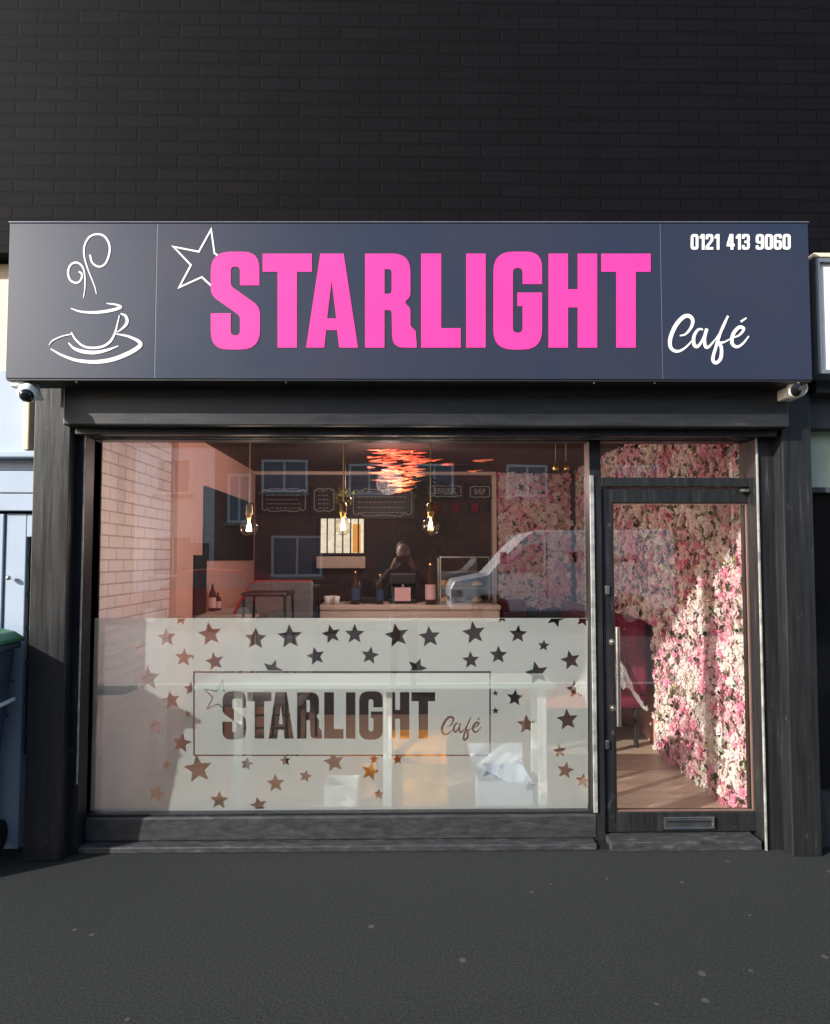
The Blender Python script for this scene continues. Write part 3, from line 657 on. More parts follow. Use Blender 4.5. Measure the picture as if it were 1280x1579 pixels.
def flower_wall(name, label, o, ux, uz, nrm, wd, ht, cell, loc, cut=None):
    t = thing(name, label, 'flower wall', loc)
    nrm = Vector(nrm); ux = Vector(ux); uz = Vector(uz); o = Vector(o)
    bk = MB()
    if cut: bk.box((XR + .001, .10, .035), (XR + .02, .10 + cut[0], 2.635)).box((XR + .001, .10 + cut[0], cut[1]), (XR + .02, .10 + wd, 2.635))
    else: bk.add([o - nrm * .0, o + ux * wd, o + ux * wd + uz * ht, o + uz * ht] + [o - nrm * .02, o + ux * wd - nrm * .02, o + ux * wd + uz * ht - nrm * .02, o + uz * ht - nrm * .02],
        [(0, 1, 2, 3), (7, 6, 5, 4), (0, 4, 5, 1), (1, 5, 6, 2), (2, 6, 7, 3), (3, 7, 4, 0)])
    bk.build('backing', mat('moss_mat', (.55, .33, .31, 1), .95, 0, .5, (30, 30, 30), alt=(.5, .42, .3, 1)), t)
    fl = MB(); lf = MB()
    nx_, nz_ = int(wd / cell), int(ht / cell)
    ph = rnd.uniform(0, 9)
    for i in range(nx_):
        for j in range(nz_):
            u = (i + .5 + rnd.uniform(-.42, .42)) * cell; v = (j + .5 + rnd.uniform(-.42, .42)) * cell
            d = rnd.uniform(.006, .028)
            if cut and u > cut[0] and v < cut[1]: continue
            patch = math.sin(u * 7.1 + ph + 2 * math.sin(v * 5.3)) + math.sin(v * 8.7 + ph * 2 + 1.5 * math.sin(u * 6.1))
            c = o + ux * u + uz * v + nrm * d
            n_ = (nrm + ux * rnd.uniform(-.42, .42) + uz * rnd.uniform(-.42, .42)).normalized()
            g = rnd.random()
            if g < .10:
                for _ in range(2):
                    col = rnd.choice([(.10, .16, .05, 1), (.05, .09, .03, 1), (.34, .38, .08, 1), (.02, .035, .02, 1), (.02, .03, .02, 1)])
                    d1 = (ux * rnd.uniform(-1, 1) + uz * rnd.uniform(-1, 1)).normalized(); d2 = nrm.cross(d1)
                    L_ = rnd.uniform(.03, .05); W_ = L_ * .33; b0 = c + nrm * .02
                    lf.add([b0, b0 + d1 * L_ * .5 + d2 * W_ + nrm * .008, b0 + d1 * L_ + nrm * .012, b0 + d1 * L_ * .5 - d2 * W_ + nrm * .008], [(0, 1, 2), (0, 2, 3)], False, col)
            else:
                if patch > .8: col = rnd.choice([PINKS[0], PINKS[1], PINKS[5], PINKS[6]])
                elif patch < -.7: col = rnd.choice([PINKS[3], PINKS[4], PINKS[7], PINKS[2]])
                else: col = rnd.choice(PINKS)
                k_ = rnd.uniform(.95, 1.06); col = tuple(min(.98, x * k_) for x in col) + (1,)
                petal_flower(fl, c, n_, cell * rnd.choice((.55, .7, .85, 1.0, 1.15)), col)
    fl.build('blossoms', 'petal', t, kind='stuff', recalc=False); lf.build('leaves', 'leaf', t, kind='stuff', recalc=False)
    return t
flower_wall('flower_wall', 'pink and cream silk flower wall on the right inside the door', (XR, .10, .035), (0, 1, 0), (0, 0, 1), (-1, 0, 0), 3.55, 2.6, .036, (XR, 1.9, .03), (1.36, 1.0))
bxl = px(766, 800, 3.84)
flower_wall('flower_wall', 'flower covered panel on the back wall above the maroon bench', (bxl, 3.85, 1.0), (1, 0, 0), (0, 0, 1), (0, -1, 0), XR - bxl - .03, 1.63, .045, ((bxl + XR) / 2, 3.85, 1.0))

# banquettes
def bench(label, x0, x1, y0, y1, back, loc):
    t = thing('banquette', label, 'bench seat', loc)
    for lx in (x0 + .05, x1 - .09):
        for ly in (y0 + .06, y1 - .1): MB().cyl((lx, ly, .03), (lx, ly, .352), .02, n=10).build('leg', 'blkmetal', t)
    MB().box((x0, y0 - .0, .354), (x1, y1, .46)).build('seat', 'maroon', t, .04)
    if back == 'y':
        bk = MB().box((x0, y1 - .14, .462), (x1, y1, 1.10)).build('backrest', 'maroon', t, .04)
        for i in range(int((x1 - x0) / .13)):
            for j in range(4): MB().sphere((x0 + .08 + i * .13 + (j % 2) * .06, y1 - .142, .6 + j * .13), .010, 8).build('button', 'brass', bk)
    else:
        bk = MB().box((x1 - .14, y0, .462), (x1, y1, 1.08)).build('backrest', 'maroon', t, .04)
        for i in range(int((y1 - y0) / .13)):
            for j in range(4): MB().sphere((x1 - .142, y0 + .08 + i * .13 + (j % 2) * .06, .6 + j * .13), .010, 8).build('button', 'brass', bk)
    return t
bench('maroon buttoned bench seat along the back wall under the flower panel', bxl, XR - .62, 3.3, 3.78, 'y', ((bxl + XR) / 2, 3.5, .03))
bench('maroon buttoned bench seat along the right flower wall, seen through the door', XR - .60, XR - .05, 1.50, 3.78, 'x', (XR - .3, 2.4, .03))
# plastic wrap
m_ = MB(); NN = 18; vs = []
for i in range(NN):
    for j in range(NN):
        u, v = i / (NN - 1), j / (NN - 1)
        zc_ = .47 + .44 * math.sin(math.pi * min(1, u * 1.05)) * math.sin(math.pi * (v * .8 + .15)) * (1 - .2 * u) - .1 * (1 - v) * u
        vs.append((1.46 + .5 * u + rnd.uniform(-.012, .012), 1.36 + .45 * v + rnd.uniform(-.012, .012), zc_ + rnd.uniform(-.035, .035)))
m_.add(vs, [(i * NN + j, (i + 1) * NN + j, (i + 1) * NN + j + 1, i * NN + j + 1) for i in range(NN - 1) for j in range(NN - 1)])
tag(m_.build('plastic_sheet', 'wrap', None), 'crumpled clear plastic sheet heaped on the end of the maroon bench', 'plastic sheet')
t = thing('low_table', 'low orange wood table behind the door beside the maroon bench', 'table', (1.3, 1.6, .03))
MB().box((1.05, 1.35, .40), (1.62, 2.1, .43)).build('tabletop', mat('orange_wood', srgb(190, 110, 70), .5, 0, .15, (2, 20, 9)), t, .005)
for x_ in (1.09, 1.58):
    for y_ in (1.39, 2.06): MB().box((x_ - .02, y_ - .02, .03), (x_ + .02, y_ + .02, .398)).build('leg', 'wood', t)
# high window table behind the film
tz = .815
t = thing('window_table', 'long pale mint table on white legs behind the frosted film', 'table', (-.4, .4, .03))
xa, xb = px(300, 1060, .15), px(858, 1060, .15)
MB().box((xa, .14, tz), (xb, .50, tz + .022)).build('tabletop', 'mint', t, .004)
for u in (366, 598, 838):
    x_ = px(u, 1100, .2)
    MB().box((x_ - .026, .22, .03), (x_ + .026, .25, tz - .002)).build('leg', 'legw', t, .004)
    MB().box((x_ - .018, .46, .03), (x_ + .018, .49, tz - .002)).build('leg', 'legw', t, .004)
xs0 = px(137, 1060, .1)
t = MB().box((xs0 + .02, .07, .80), (px(196, 1060, .1), .24, .835)).build('wall_shelf', 'blkmetal', None, .004)
tag(t, 'short dark shelf inside the lower left corner of the window', 'shelf')
# boxes on the floor
def openbox(name, label, cat, u0, u1, v0, Y0, Y1, m, flap=True, grp=None):
    x0_, x1_ = px(u0, 1200, Y0), px(u1, 1200, Y0); z1_ = pz((u0 + u1) / 2, v0, Y0); z0_ = .032; w_ = .008
    t = thing(name, label, cat, ((x0_ + x1_) / 2, (Y0 + Y1) / 2, z0_), grp)
    MB().box((x0_, Y0, z0_), (x1_, Y0 + w_, z1_)).box((x0_, Y1 - w_, z0_), (x1_, Y1, z1_)).box((x0_, Y0 + w_, z0_), (x0_ + w_, Y1 - w_, z1_)).box((x1_ - w_, Y0 + w_, z0_), (x1_, Y1 - w_, z1_)).box((x0_ + w_, Y0 + w_, z0_), (x1_ - w_, Y1 - w_, z0_ + .01)).build('tub', m, t, .002)
    if flap: MB().add([(x0_, Y1, z1_ + .001), (x1_, Y1, z1_ + .001), (x1_ + .02, Y1 + .1, z1_ + .10), (x0_ - .02, Y1 + .1, z1_ + .10), (x0_, Y1 + .006, z1_ + .001), (x1_, Y1 + .006, z1_ + .001), (x1_ + .02, Y1 + .106, z1_ + .10), (x0_ - .02, Y1 + .106, z1_ + .10)], [(0, 1, 2, 3), (7, 6, 5, 4), (0, 4, 5, 1), (1, 5, 6, 2), (2, 6, 7, 3), (3, 7, 4, 0)]).build('flap', m, t)
    return t
openbox('plastic_tub', 'small white tub on the floor left of the cardboard box', 'tub', 500, 551, 1212, .24, .42, 'whitepaint', False)
openbox('cardboard_box', 'golden cardboard box with open flap on the floor behind the film', 'box', 606, 692, 1178, .26, .52, 'card')
openbox('plastic_crate', 'pale blue open crate on the floor right of the cardboard box', 'crate', 737, 822, 1206, .22, .55, 'plastic')
openbox('paper_bag', 'small orange brown carton left behind the golden box', 'carton', 530, 580, 1178, .60, .78, 'card', False)

# pendants
def pendant(u, v, Y, label):
    c = P(u, v, Y); t = thing('pendant_lamp', label, 'lamp', tuple(c), 'bare bulb lamps hanging in the window')
    r_ = .056
    MB().cyl(c + Vector((0, 0, .155)), (c.x, c.y, 2.64), .0032, n=8).build('cord', 'cord', t)
    MB().cyl((c.x, c.y, 2.61), (c.x, c.y, 2.638), .05, n=20).build('ceiling_rose', 'brass', t)
    MB().lathe([(.001, .16), (.012, .158), (.021, .145), (.021, .10), (.024, .095), (.024, .085), (.018, .075), (.018, .06)], c, 20).build('holder', 'brass', t)
    bl = MB().lathe([(.016, .072), (.020, .062), (.032, .05)] + [(r_ * math.sin(a), r_ * math.cos(a)) for a in [R(d) for d in range(35, 181, 12)]], c, 28).build('bulb', 'thin', t)
    f = MB()
    for k in range(6):
        a = k * math.pi / 3; f.cyl(c + Vector((.008 * math.cos(a), .008 * math.sin(a), .032)), c + Vector((.017 * math.cos(a + .5), .017 * math.sin(a + .5), -.022)), .0016, n=6)
    f.cyl(c + Vector((0, 0, .06)), c + Vector((0, 0, .03)), .009, .005, n=10)
    f.build('filament', 'amber', bl)
    ld = bpy.data.lights.new('bulb_light', 'POINT'); ld.energy = 9; ld.color = (1, .80, .68); ld.shadow_soft_size = .008
    lo = bpy.data.objects.new('bulb_light', ld); COL.objects.link(lo); lo.parent = bl; lo.location = (0, 0, 0)
    return t
pendant(384, 814, .45, 'clear globe bulb lamp on gold cord, left one of the window lamps')
pendant(529, 812, .45, 'clear globe bulb lamp on gold cord in front of the bright barred window')
pendant(664, 812, .45, 'clear globe bulb lamp on gold cord, right one of the window lamps')
# small spot lamps near ceiling at right
for u, v in ((857, 722), (873, 722)):
    c = P(u, v, 1.6); t = thing('spot_lamp', 'small dim brass ceiling lamp above the white van reflection' + (', left of the pair' if u < 860 else ', right of the pair'), 'lamp', tuple(c), 'pair of small ceiling lamps')
    MB().cyl(c + Vector((0, 0, .05)), (c.x, c.y, 2.64), .003, n=6).build('cord', 'cord', t)
    MB().lathe([(.001, .055), (.012, .05), (.02, .02), (.028, -.02), (.024, -.022), (.001, -.01)], c, 16).build('shade', 'brass', t)

# made-up glowing strips, cords and rail standing in for a red smear of light
t = thing('red_smear_strips', 'added strips standing in for a tattered red orange smear of light below the dark ceiling', 'light', tuple(P(620, 720, 2.4)))
rn = random.Random(3)
for k in range(99):
    v_ = 694 + 66 * rn.random() ** 1.25; sp_ = max(.12, 1 - abs(v_ - 712) / 52)
    ctr = 618 + rn.gauss(0, 26 * sp_); hl = rn.uniform(6, 24) * (.5 + sp_ * .5); Y_ = 2.4 + rn.uniform(-.12, .12)
    if k % 12 == 0: ctr, v_, hl = rn.choice(((745, 709, 16), (733, 727, 13), (690, 716, 10))); v_ += rn.uniform(-2, 2)
    hot = v_ < 722 and rn.random() < .75
    MB().cyl(P(max(566, ctr - hl), v_ + rn.uniform(-1.5, 1.5), Y_), P(ctr, v_ + rn.uniform(-1.5, 1.5), Y_ + .02), .001, rn.uniform(.004, .014), n=8).cyl(P(ctr, v_, Y_ + .02), P(ctr + hl, v_ + rn.uniform(-3, 1), Y_ + .05), rn.uniform(.004, .014), .0008, n=8).build('smear_strip', 'smear' if hot else 'smear2', t)

for u in (590, 650):
    q = P(u, 716, 2.4); MB().cyl(q, (q.x, q.y, 2.64), .003, n=6).build('cord', 'blkmetal', t)
q0, q1 = P(572, 716, 2.4), P(760, 716, 2.4); MB().cyl(q0, q1, .006, n=8).build('rail', 'blkmetal', t)
gp = P(600, 742, 2.0)
ld = bpy.data.lights.new('interior_fill', 'POINT'); ld.energy = 30; ld.color = (1, .72, .66); ld.shadow_soft_size = .12  # added pinkish fill that brightens the shop interior, not a lamp of its own
lo = bpy.data.objects.new('interior_fill', ld); COL.objects.link(lo); lo.parent = t; lo.location = gp - ORG[t]
# TV / board on the left wall
t = thing('wall_board', 'large black board on the left inner wall behind the tiled part', 'board', (XL, 2.9, 1.9))
MB().box((XL + .001, 2.0, 1.57), (XL + .03, 3.70, 2.24)).build('panel', 'board', t, .004)
# menu boards on the back wall
def scroll_frame(mb, x0, x1, z0, z1, y):
    r_ = .006; w_, h_ = x1 - x0, z1 - z0
    pts = [(0, .12), (0, .88), (.05, .95), (.12, .9), (.2, 1), (.5, .95), (.8, 1), (.88, .9), (.95, .95), (1, .88), (1, .12), (.95, .05), (.88, .1), (.8, 0), (.5, .05), (.2, 0), (.12, .1), (.05, .05), (0, .12)]
    q = [Vector((x0 + a * w_, y, z0 + b_ * h_)) for a, b_ in pts]
    for i in range(len(q) - 1): mb.cyl(q[i], q[i + 1], .0055, n=6)
for i, (u0, u1, v0, v1, lab) in enumerate([(400, 476, 749, 793, 'chalk menu board with curly border, leftmost on the back wall'), (480, 520, 749, 793, 'narrow chalk menu board beside the leftmost curly one'), (540, 640, 750, 800, 'wide dark chalk menu board in the middle of the back wall'), (658, 716, 745, 770, 'small chalk menu board right of the middle board'), (720, 760, 746, 771, 'chalk menu board beside the flower panel')]):
    a, c = P(u0, v0, 3.83), P(u1, v1, 3.83)
    t = thing('menu_board', lab, 'menu board', ((a.x + c.x) / 2, 3.84, c.z), 'chalk menu boards')
    MB().box((a.x, 3.82, c.z), (c.x, 3.855, a.z)).build('slate', 'board', t)
    m_ = MB(); scroll_frame(m_, a.x + .04, c.x - .04, c.z + .03, a.z - .03, 3.818); m_.build('border', 'chalk', t)
    m_ = MB(); rows = 5
    for k in range(rows):
        z_ = a.z - .07 - k * (a.z - c.z - .14) / (rows - 1)
        x_ = a.x + .09
        while x_ < c.x - .12:
            l_ = rn.uniform(.015, .05); m_.box((x_, 3.8165, z_), (min(x_ + l_, c.x - .09), 3.8195, z_ + .008)); x_ += l_ + .015
    m_.build('chalk_writing', 'chalk', t, kind=None)
# row of small framed notes under the right boards
for k in range(6):
    a = P(668 + k * 15, 776, 3.83); c = P(679 + k * 15, 790, 3.83)
    t = MB().box((a.x, 3.83, c.z), (c.x, 3.857, a.z)).build('framed_note', 'board' if k % 2 else 'maroon', None, .003)
    tag(t, ('leftmost', 'second', 'third', 'fourth', 'fifth', 'rightmost')[k] + ' small framed note in the row under the right menu boards', 'picture', 'row of framed notes')
# barred rear window
a, c = P(494, 799, 3.80), P(561, 853, 3.80)
t = thing('rear_window', 'bright barred window in the dark back wall', 'window', ((a.x + c.x) / 2, 3.85, c.z))
MB().box((a.x, 3.84, c.z), (c.x, 3.858, a.z)).build('pane', 'litwin', t)
MB().frame(a.x - .02, c.x + .02, c.z - .02, a.z + .02, .022, 3.81, 3.857).build('frame', 'backwall', t)
for k in range(5):
    x_ = a.x + (c.x - a.x) * (k + .9) / 5.6; MB().cyl((x_, 3.80, c.z), (x_, 3.80, a.z), .008, n=8).build('bar', 'blkmetal', t)
q0, q1 = P(544, 808, 3.82), P(556, 852, 3.82); MB().box((q0.x, 3.825, q1.z), (q1.x, 3.838, q0.z)).build('poster', 'orange', t)
a, c = P(490, 858, 3.80), P(564, 876, 3.80)
t = MB().box((a.x, 3.70, c.z), (c.x, 3.855, a.z)).build('paper_rack', 'counter', None, .004); tag(t, 'pale paper rack below the bright barred window', 'rack')

# counter
cy_ = 2.6; ctz = pz(600, 934, cy_)
t = thing('counter', 'pale cream service counter in front of the dark back wall', 'counter', (.1, 2.9, .03))
ca, cb_ = px(494, 940, cy_), px(768, 940, cy_)
MB().box((ca, cy_ + .03, .03), (cb_, 3.2, ctz - .16)).build('base', 'backwall', t, .004)
MB().box((ca - .02, cy_ + .01, ctz - .159), (cb_ + .02, 3.21, ctz - .045)).build('front_panel', 'counter', t, .004)
MB().box((ca - .03, cy_, ctz - .043), (cb_ + .03, 3.22, ctz)).build('worktop', 'counter', t, .006)
# display case on counter
a, c = P(678, 858, 2.7), P(764, 930, 2.7)
t = thing('display_case', 'glass display cabinet with pale frame on the right end of the counter', 'display case', ((a.x + c.x) / 2, 2.9, ctz))
zt = a.z
m_ = MB(); w_ = .014
m_.frame(a.x, c.x, ctz + .002, zt, w_, 2.7, 2.7 + w_); m_.frame(a.x, c.x, ctz + .002, zt, w_, 3.1, 3.1 + w_)
for x_ in (a.x, c.x - w_): m_.box((x_, 2.7 + w_, zt - w_), (x_ + w_, 3.1, zt)); m_.box((x_, 2.7 + w_, ctz + .002), (x_ + w_, 3.1, ctz + .002 + w_))
m_.build('frame', 'chrome', t)
MB().box((a.x + w_, 2.704, ctz + .016), (c.x - w_, 2.708, zt - w_)).build('pane', 'thin', t)
for k in (1, 2): MB().box((a.x + .015, 2.72, ctz + k * (zt - ctz) / 3), (c.x - .015, 3.09, ctz + k * (zt - ctz) / 3 + .006)).build('shelf', 'alu', t)
for k in range(6):
    x_ = a.x + .06 + (k % 3) * .17; z_ = ctz + .018 + (k // 3) * (zt - ctz) / 3 + (.0 if k < 3 else .006)
    tt = MB().lathe([(.001, .0), (.05, .0), (.06, .012), (.045, .04), (.02, .055), (.001, .058)], (x_, 2.85, z_), 16).build('cake', ['card', 'maroon', 'counter'][k % 3], None)
    tag(tt, ['golden', 'dark red', 'cream'][k % 3] + ' round cake on the ' + ('bottom' if k < 3 else 'middle') + ' level of the glass display case', 'cake', 'cakes in the display case')
# coffee machine, bottles
a, c = P(600, 884, 2.9), P(642, 932, 2.9)
t = thing('coffee_machine', 'black coffee machine with pink label on the counter', 'coffee machine', ((a.x + c.x) / 2, 2.95, ctz))
MB().box((a.x, 2.86, ctz + .002), (c.x, 3.1, ctz + .05)).build('base', 'blkmetal', t, .004)
MB().box((a.x, 2.98, ctz + .052), (c.x, 3.1, a.z)).box((a.x, 2.84, a.z - .11), (c.x, 2.979, a.z)).build('body', 'blkmetal', t, .008)
MB().box((a.x + .06, 2.835, ctz + .03), (c.x - .06, 2.839, ctz + .17)).build('label', 'bottlep', t)
MB().cyl(((a.x + c.x) / 2, 2.90, a.z - .112), ((a.x + c.x) / 2, 2.90, a.z - .15), .02).build('spout', 'chrome', t)
def bottle(u, v0, v1, Y, r_, label, m1='bottle', m2='bottlep', base=None):
    top = P(u, v0, Y); z0_ = base if base is not None else P(u, v1, Y).z; h = top.z - z0_
    t = thing('bottle', label, 'bottle', (top.x, Y, z0_), 'bottles inside the cafe')
    MB().lathe([(.001, .0), (r_, .0), (r_, h * .55), (r_ * .8, h * .68), (r_ * .35, h * .78), (r_ * .33, h * .93)], (top.x, Y, z0_), 16).build('glass_body', m1, t)
    MB().lathe([(r_ * 1.02, h * .12), (r_ * 1.02, h * .48)], (top.x, Y, z0_), 16).build('label_band', m2, t)
    MB().lathe([(r_ * .4, h * .93), (r_ * .4, h), (.001, h)], (top.x, Y, z0_), 12).build('cap', 'brass', t)
bottle(664, 868, 934, 2.75, .055, 'tall bottle with pink label on the counter beside the display case', base=ctz + .002)
bottle(586, 885, 934, 2.8, .04, 'dark bottle on the counter left of the coffee machine', m2='jeans', base=ctz + .002)
bottle(548, 880, 934, 2.8, .05, 'blue labelled bottle on the counter, near its left end', m2='jeans', base=ctz + .002)
# pedestal with bottles near the left wall
sx = px(322, 945, 2.1)
t = thing('side_cabinet', 'coral side cabinet by the left inner wall', 'cabinet', (sx, 2.1, .03))
zc2 = pz(322, 945, 2.0)
MB().box((XL + .01, 1.80, .03), (px(400, 945, 2.0), 2.5, zc2 - .03)).build('carcass', 'coral', t, .005)
MB().box((XL + .01, 1.78, zc2 - .028), (px(404, 945, 2.0), 2.52, zc2)).build('worktop', 'counter', t, .005)
for k, (u, v) in enumerate(((312, 905), (320, 893), (328, 898), (336, 912))):
    bottle(u, v, 945, 2.15 + .1 * (k % 2), .032, ['short dark bottle', 'tallest dark bottle', 'second tallest dark bottle', 'rightmost low dark bottle'][k] + ' on the coral side cabinet', base=zc2 + .002)
a, c = P(294, 856, 1.75), P(305, 948, 1.75)
t = MB().box((XL + .03, 1.66, c.z), (XL + .06, 1.95, a.z)).build('wall_panel', 'board', None, .004); tag(t, 'narrow dark notice panel beside the coral pier on the left wall', 'notice board')
# armchair with red edge
t = thing('armchair', 'grey bucket armchair with a red piped edge behind the film', 'chair', (-.9, 1.6, .03))
ax0, ax1 = px(345, 920, 1.5), px(470, 920, 1.5); az = pz(400, 899, 1.5)
MB().prism([(ax0 - .06, .5), (ax1, .5), (ax1, az), (ax0 + .15, az), (ax0 + .10, az - .02), (ax0 - .02, az - .25)], 1.9, 1.98).build('backrest', 'grey', t, .02)
m_ = MB(); pp = [Vector((ax0 - .05, 1.895, az - .34)), Vector((ax0 - .0, 1.895, az - .22)), Vector((ax0 + .11, 1.895, az - .02)), Vector((ax0 + .17, 1.895, az + .004)), Vector((ax1, 1.895, az + .004))]
for i in range(4): m_.cyl(pp[i], pp[i + 1], .011 if i < 2 else .005, .011 if i < 1 else .005, n=8)
m_.build('piping', 'red', t)
MB().box((ax0 - .04, 1.42, .40), (ax1, 1.88, .50)).build('seat', 'grey', t, .03)
MB().prism([(1.42, .50), (1.90, .50), (1.90, .95), (1.5, .68)], ax1 - .06, ax1, 'yz').build('arm', 'grey', t, .02)
MB().prism([(1.42, .50), (1.90, .50), (1.90, .95), (1.5, .68)], ax0 - .06, ax0, 'yz').build('arm', 'grey', t, .02)
for x_ in (ax0, ax1 - .05):
    for y_ in (1.45, 1.85): MB().cyl((x_ + .02, y_, .03), (x_ + .02, y_, .40), .015, n=8).build('leg', 'blkmetal', t)
# bar stools (black)
def stool(u, v, Y, label):
    c = P(u, v, Y); t = thing('bar_stool', label, 'stool', (c.x, Y, .03), 'black metal bar stools')
    w_ = .17
    MB().box((c.x - w_, Y - w_, c.z - .03), (c.x + w_, Y + w_, c.z)).build('seat', 'blkmetal', t, .01)
    for sx_ in (-1, 1):
        for sy_ in (-1, 1): MB().cyl((c.x + sx_ * .19, Y + sy_ * .19, .03), (c.x + sx_ * .15, Y + sy_ * .15, c.z - .031), .011, n=8).build('leg', 'blkmetal', t)
    m_ = MB(); m_.cyl((c.x - .18, Y - .18, .35), (c.x + .18, Y - .18, .35), .008, n=6).cyl((c.x - .18, Y + .18, .35), (c.x + .18, Y + .18, .35), .008, n=6); m_.build('footrest', 'blkmetal', t)
stool(415, 912, 1.2, 'black bar stool in front of the grey armchair')
stool(462, 902, 2.1, 'black bar stool at the left end of the counter')
# trailing yellow plant behind the middle bulb
c = P(532, 768, 1.6)
t = thing('hanging_plant', 'yellow green plant in a hanging pot above the middle bulb', 'plant', tuple(c))
MB().lathe([(.001, -.06), (.04, -.06), (.055, .0), (.05, .005), (.001, .0)], c, 16).build('pot', 'bottle', t)
MB().cyl(c + Vector((0, 0, .005)), (c.x, c.y, 2.64), .003, n=6).build('hanger', 'blkmetal', t)
m_ = MB()
for k in range(150):
    d_ = Vector((rn.gauss(0, 1), rn.gauss(0, 1), rn.gauss(.3, .8))).normalized(); p_ = c + d_ * rn.uniform(.03, .09); s_ = Vector((rn.uniform(-1, 1), rn.uniform(-1, 1), rn.uniform(-1, 1))).normalized()
    n_ = d_.cross(s_); l_ = .022; col = rn.choice([(.5, .42, .06, 1), (.3, .34, .07, 1), (.14, .2, .05, 1)])
    m_.add([p_, p_ + d_ * l_ * .5 + n_ * l_ * .4, p_ + d_ * l_, p_ + d_ * l_ * .5 - n_ * l_ * .4], [(0, 1, 2, 3)], False, col)
m_.build('foliage', 'leaf', t, recalc=False)

# ================================================================ STREET BEHIND THE CAMERA (seen in the glass)
def house(x0, x1, label, m, wins, doorx, seed):
    t = thing('terraced_house', label, 'house', ((x0 + x1) / 2, -20.5, 0), 'houses across the street')
    Yh = -20
    MB().box((x0, -27, 0), (x1 - .01, Yh, 6.4)).build('wall', m, t)
    rf = MB().prism([(-27.3, 6.4), (Yh + .4, 6.4), (Yh + .4, 6.52), (-23.5, 9.2), (-27.3, 6.52)], x0, x1 - .01, 'yz').build('roof', 'slate', t)
    MB().box((x0 + .3, -24.2, 8.3), (x0 + 1.3, -23.2, 10.4)).build('chimney', 'brick', rf)
    for (wx, wz, ww, wh) in wins:
        f = MB().frame(wx, wx + ww, wz, wz + wh, .09, Yh + .002, Yh + .09)
        f.box((wx + ww / 2 - .04, Yh + .002, wz + .09), (wx + ww / 2 + .04, Yh + .08, wz + wh - .09)); fr = f.build('window', 'whitepaint', t)
        MB().box((wx + .09, Yh + .003, wz + .09), (wx + ww - .09, Yh + .03, wz + wh - .09)).build('pane', 'pane', fr)
        MB().box((wx - .1, Yh + .002, wz - .12), (wx + ww + .1, Yh + .16, wz - .002)).build('sill', 'kerb', fr)
    MB().box((doorx, Yh + .002, .0), (doorx + 1.0, Yh + .10, 2.2)).build('door', 'dgreen', t)
    return t
house(-22, -10.5, 'red brick house far left across the street', 'brick', [(-20, 3.9, 1.5, 1.5), (-14, 3.9, 1.5, 1.5), (-20, .9, 1.8, 1.6)], -15.5, 1)
house(-10.5, -7.4, 'pale rendered narrow house across the street', 'whitepaint', [(-9.7, 4.1, 1.4, 1.4), (-9.8, .9, 1.6, 1.6)], -8.6, 2)
house(-7.4, 2.5, 'red brick house opposite the cafe with white windows', 'brick', [(-5.6, 4.2, 1.8, 1.25), (-6.9, 3.0, .9, 1.9), (-2.2, 4.1, 1.6, 1.2), (-5.2, .9, 2.0, 1.6), (.4, 4.1, 1.5, 1.2)], -1.0, 3)
house(2.5, 12, 'brick house across the street behind the van', 'brick', [(4, 4.0, 1.6, 1.3), (8.4, 4.0, 1.6, 1.3), (4, .9, 2.0, 1.6)], 7, 4)
house(12, 24, 'red brick house far right across the street', 'brick', [(14, 4.0, 1.6, 1.3), (19, 4.0, 1.6, 1.3), (14, .9, 2.0, 1.6)], 17, 5)
def tree(x, y, h, rw, label, seed, cols):
    r2 = random.Random(seed); t = thing('street_tree', label, 'tree', (x, y, 0), 'trees across the street')
    MB().cyl((x, y, 0), (x + .1, y, h * .55), .16, .09, n=10).cyl((x + .1, y, h * .5), (x - .5, y + .2, h * .75), .07, .03, n=8).cyl((x + .1, y, h * .45), (x + .7, y - .1, h * .72), .07, .03, n=8).build('trunk', 'bark', t)
    m_ = MB(); cl = [(Vector((x + r2.gauss(0, rw * .4), y + r2.gauss(0, rw * .35), h * r2.uniform(.42, .95))), r2.uniform(.35, .75)) for _ in range(26)]
    for k in range(5200):
        c, rr = r2.choice(cl); d_ = Vector((r2.gauss(0, 1), r2.gauss(0, 1), r2.gauss(0, 1))).normalized(); p_ = c + d_ * rr * r2.uniform(.5, 1)
        s_ = Vector((r2.gauss(0, 1), r2.gauss(0, 1), r2.gauss(0, 1))).normalized(); n_ = d_.cross(s_); l_ = r2.uniform(.07, .13)
        m_.add([p_, p_ + s_ * l_ * .5 + n_ * l_ * .4, p_ + s_ * l_, p_ + s_ * l_ * .5 - n_ * l_ * .4], [(0, 1, 2, 3)], False, r2.choice(cols))
    m_.build('crown', 'leaf', t, recalc=False)
tree(.6, -17.5, 4.4, 1.3, 'dark green bushy tree across the street behind the photographer', 5, [(.03, .06, .02, 1), (.06, .09, .03, 1), (.09, .11, .03, 1)])
tree(-11.5, -17, 5.5, 1.8, 'green tree across the street at the left', 9, [(.05, .09, .02, 1), (.09, .13, .04, 1)])

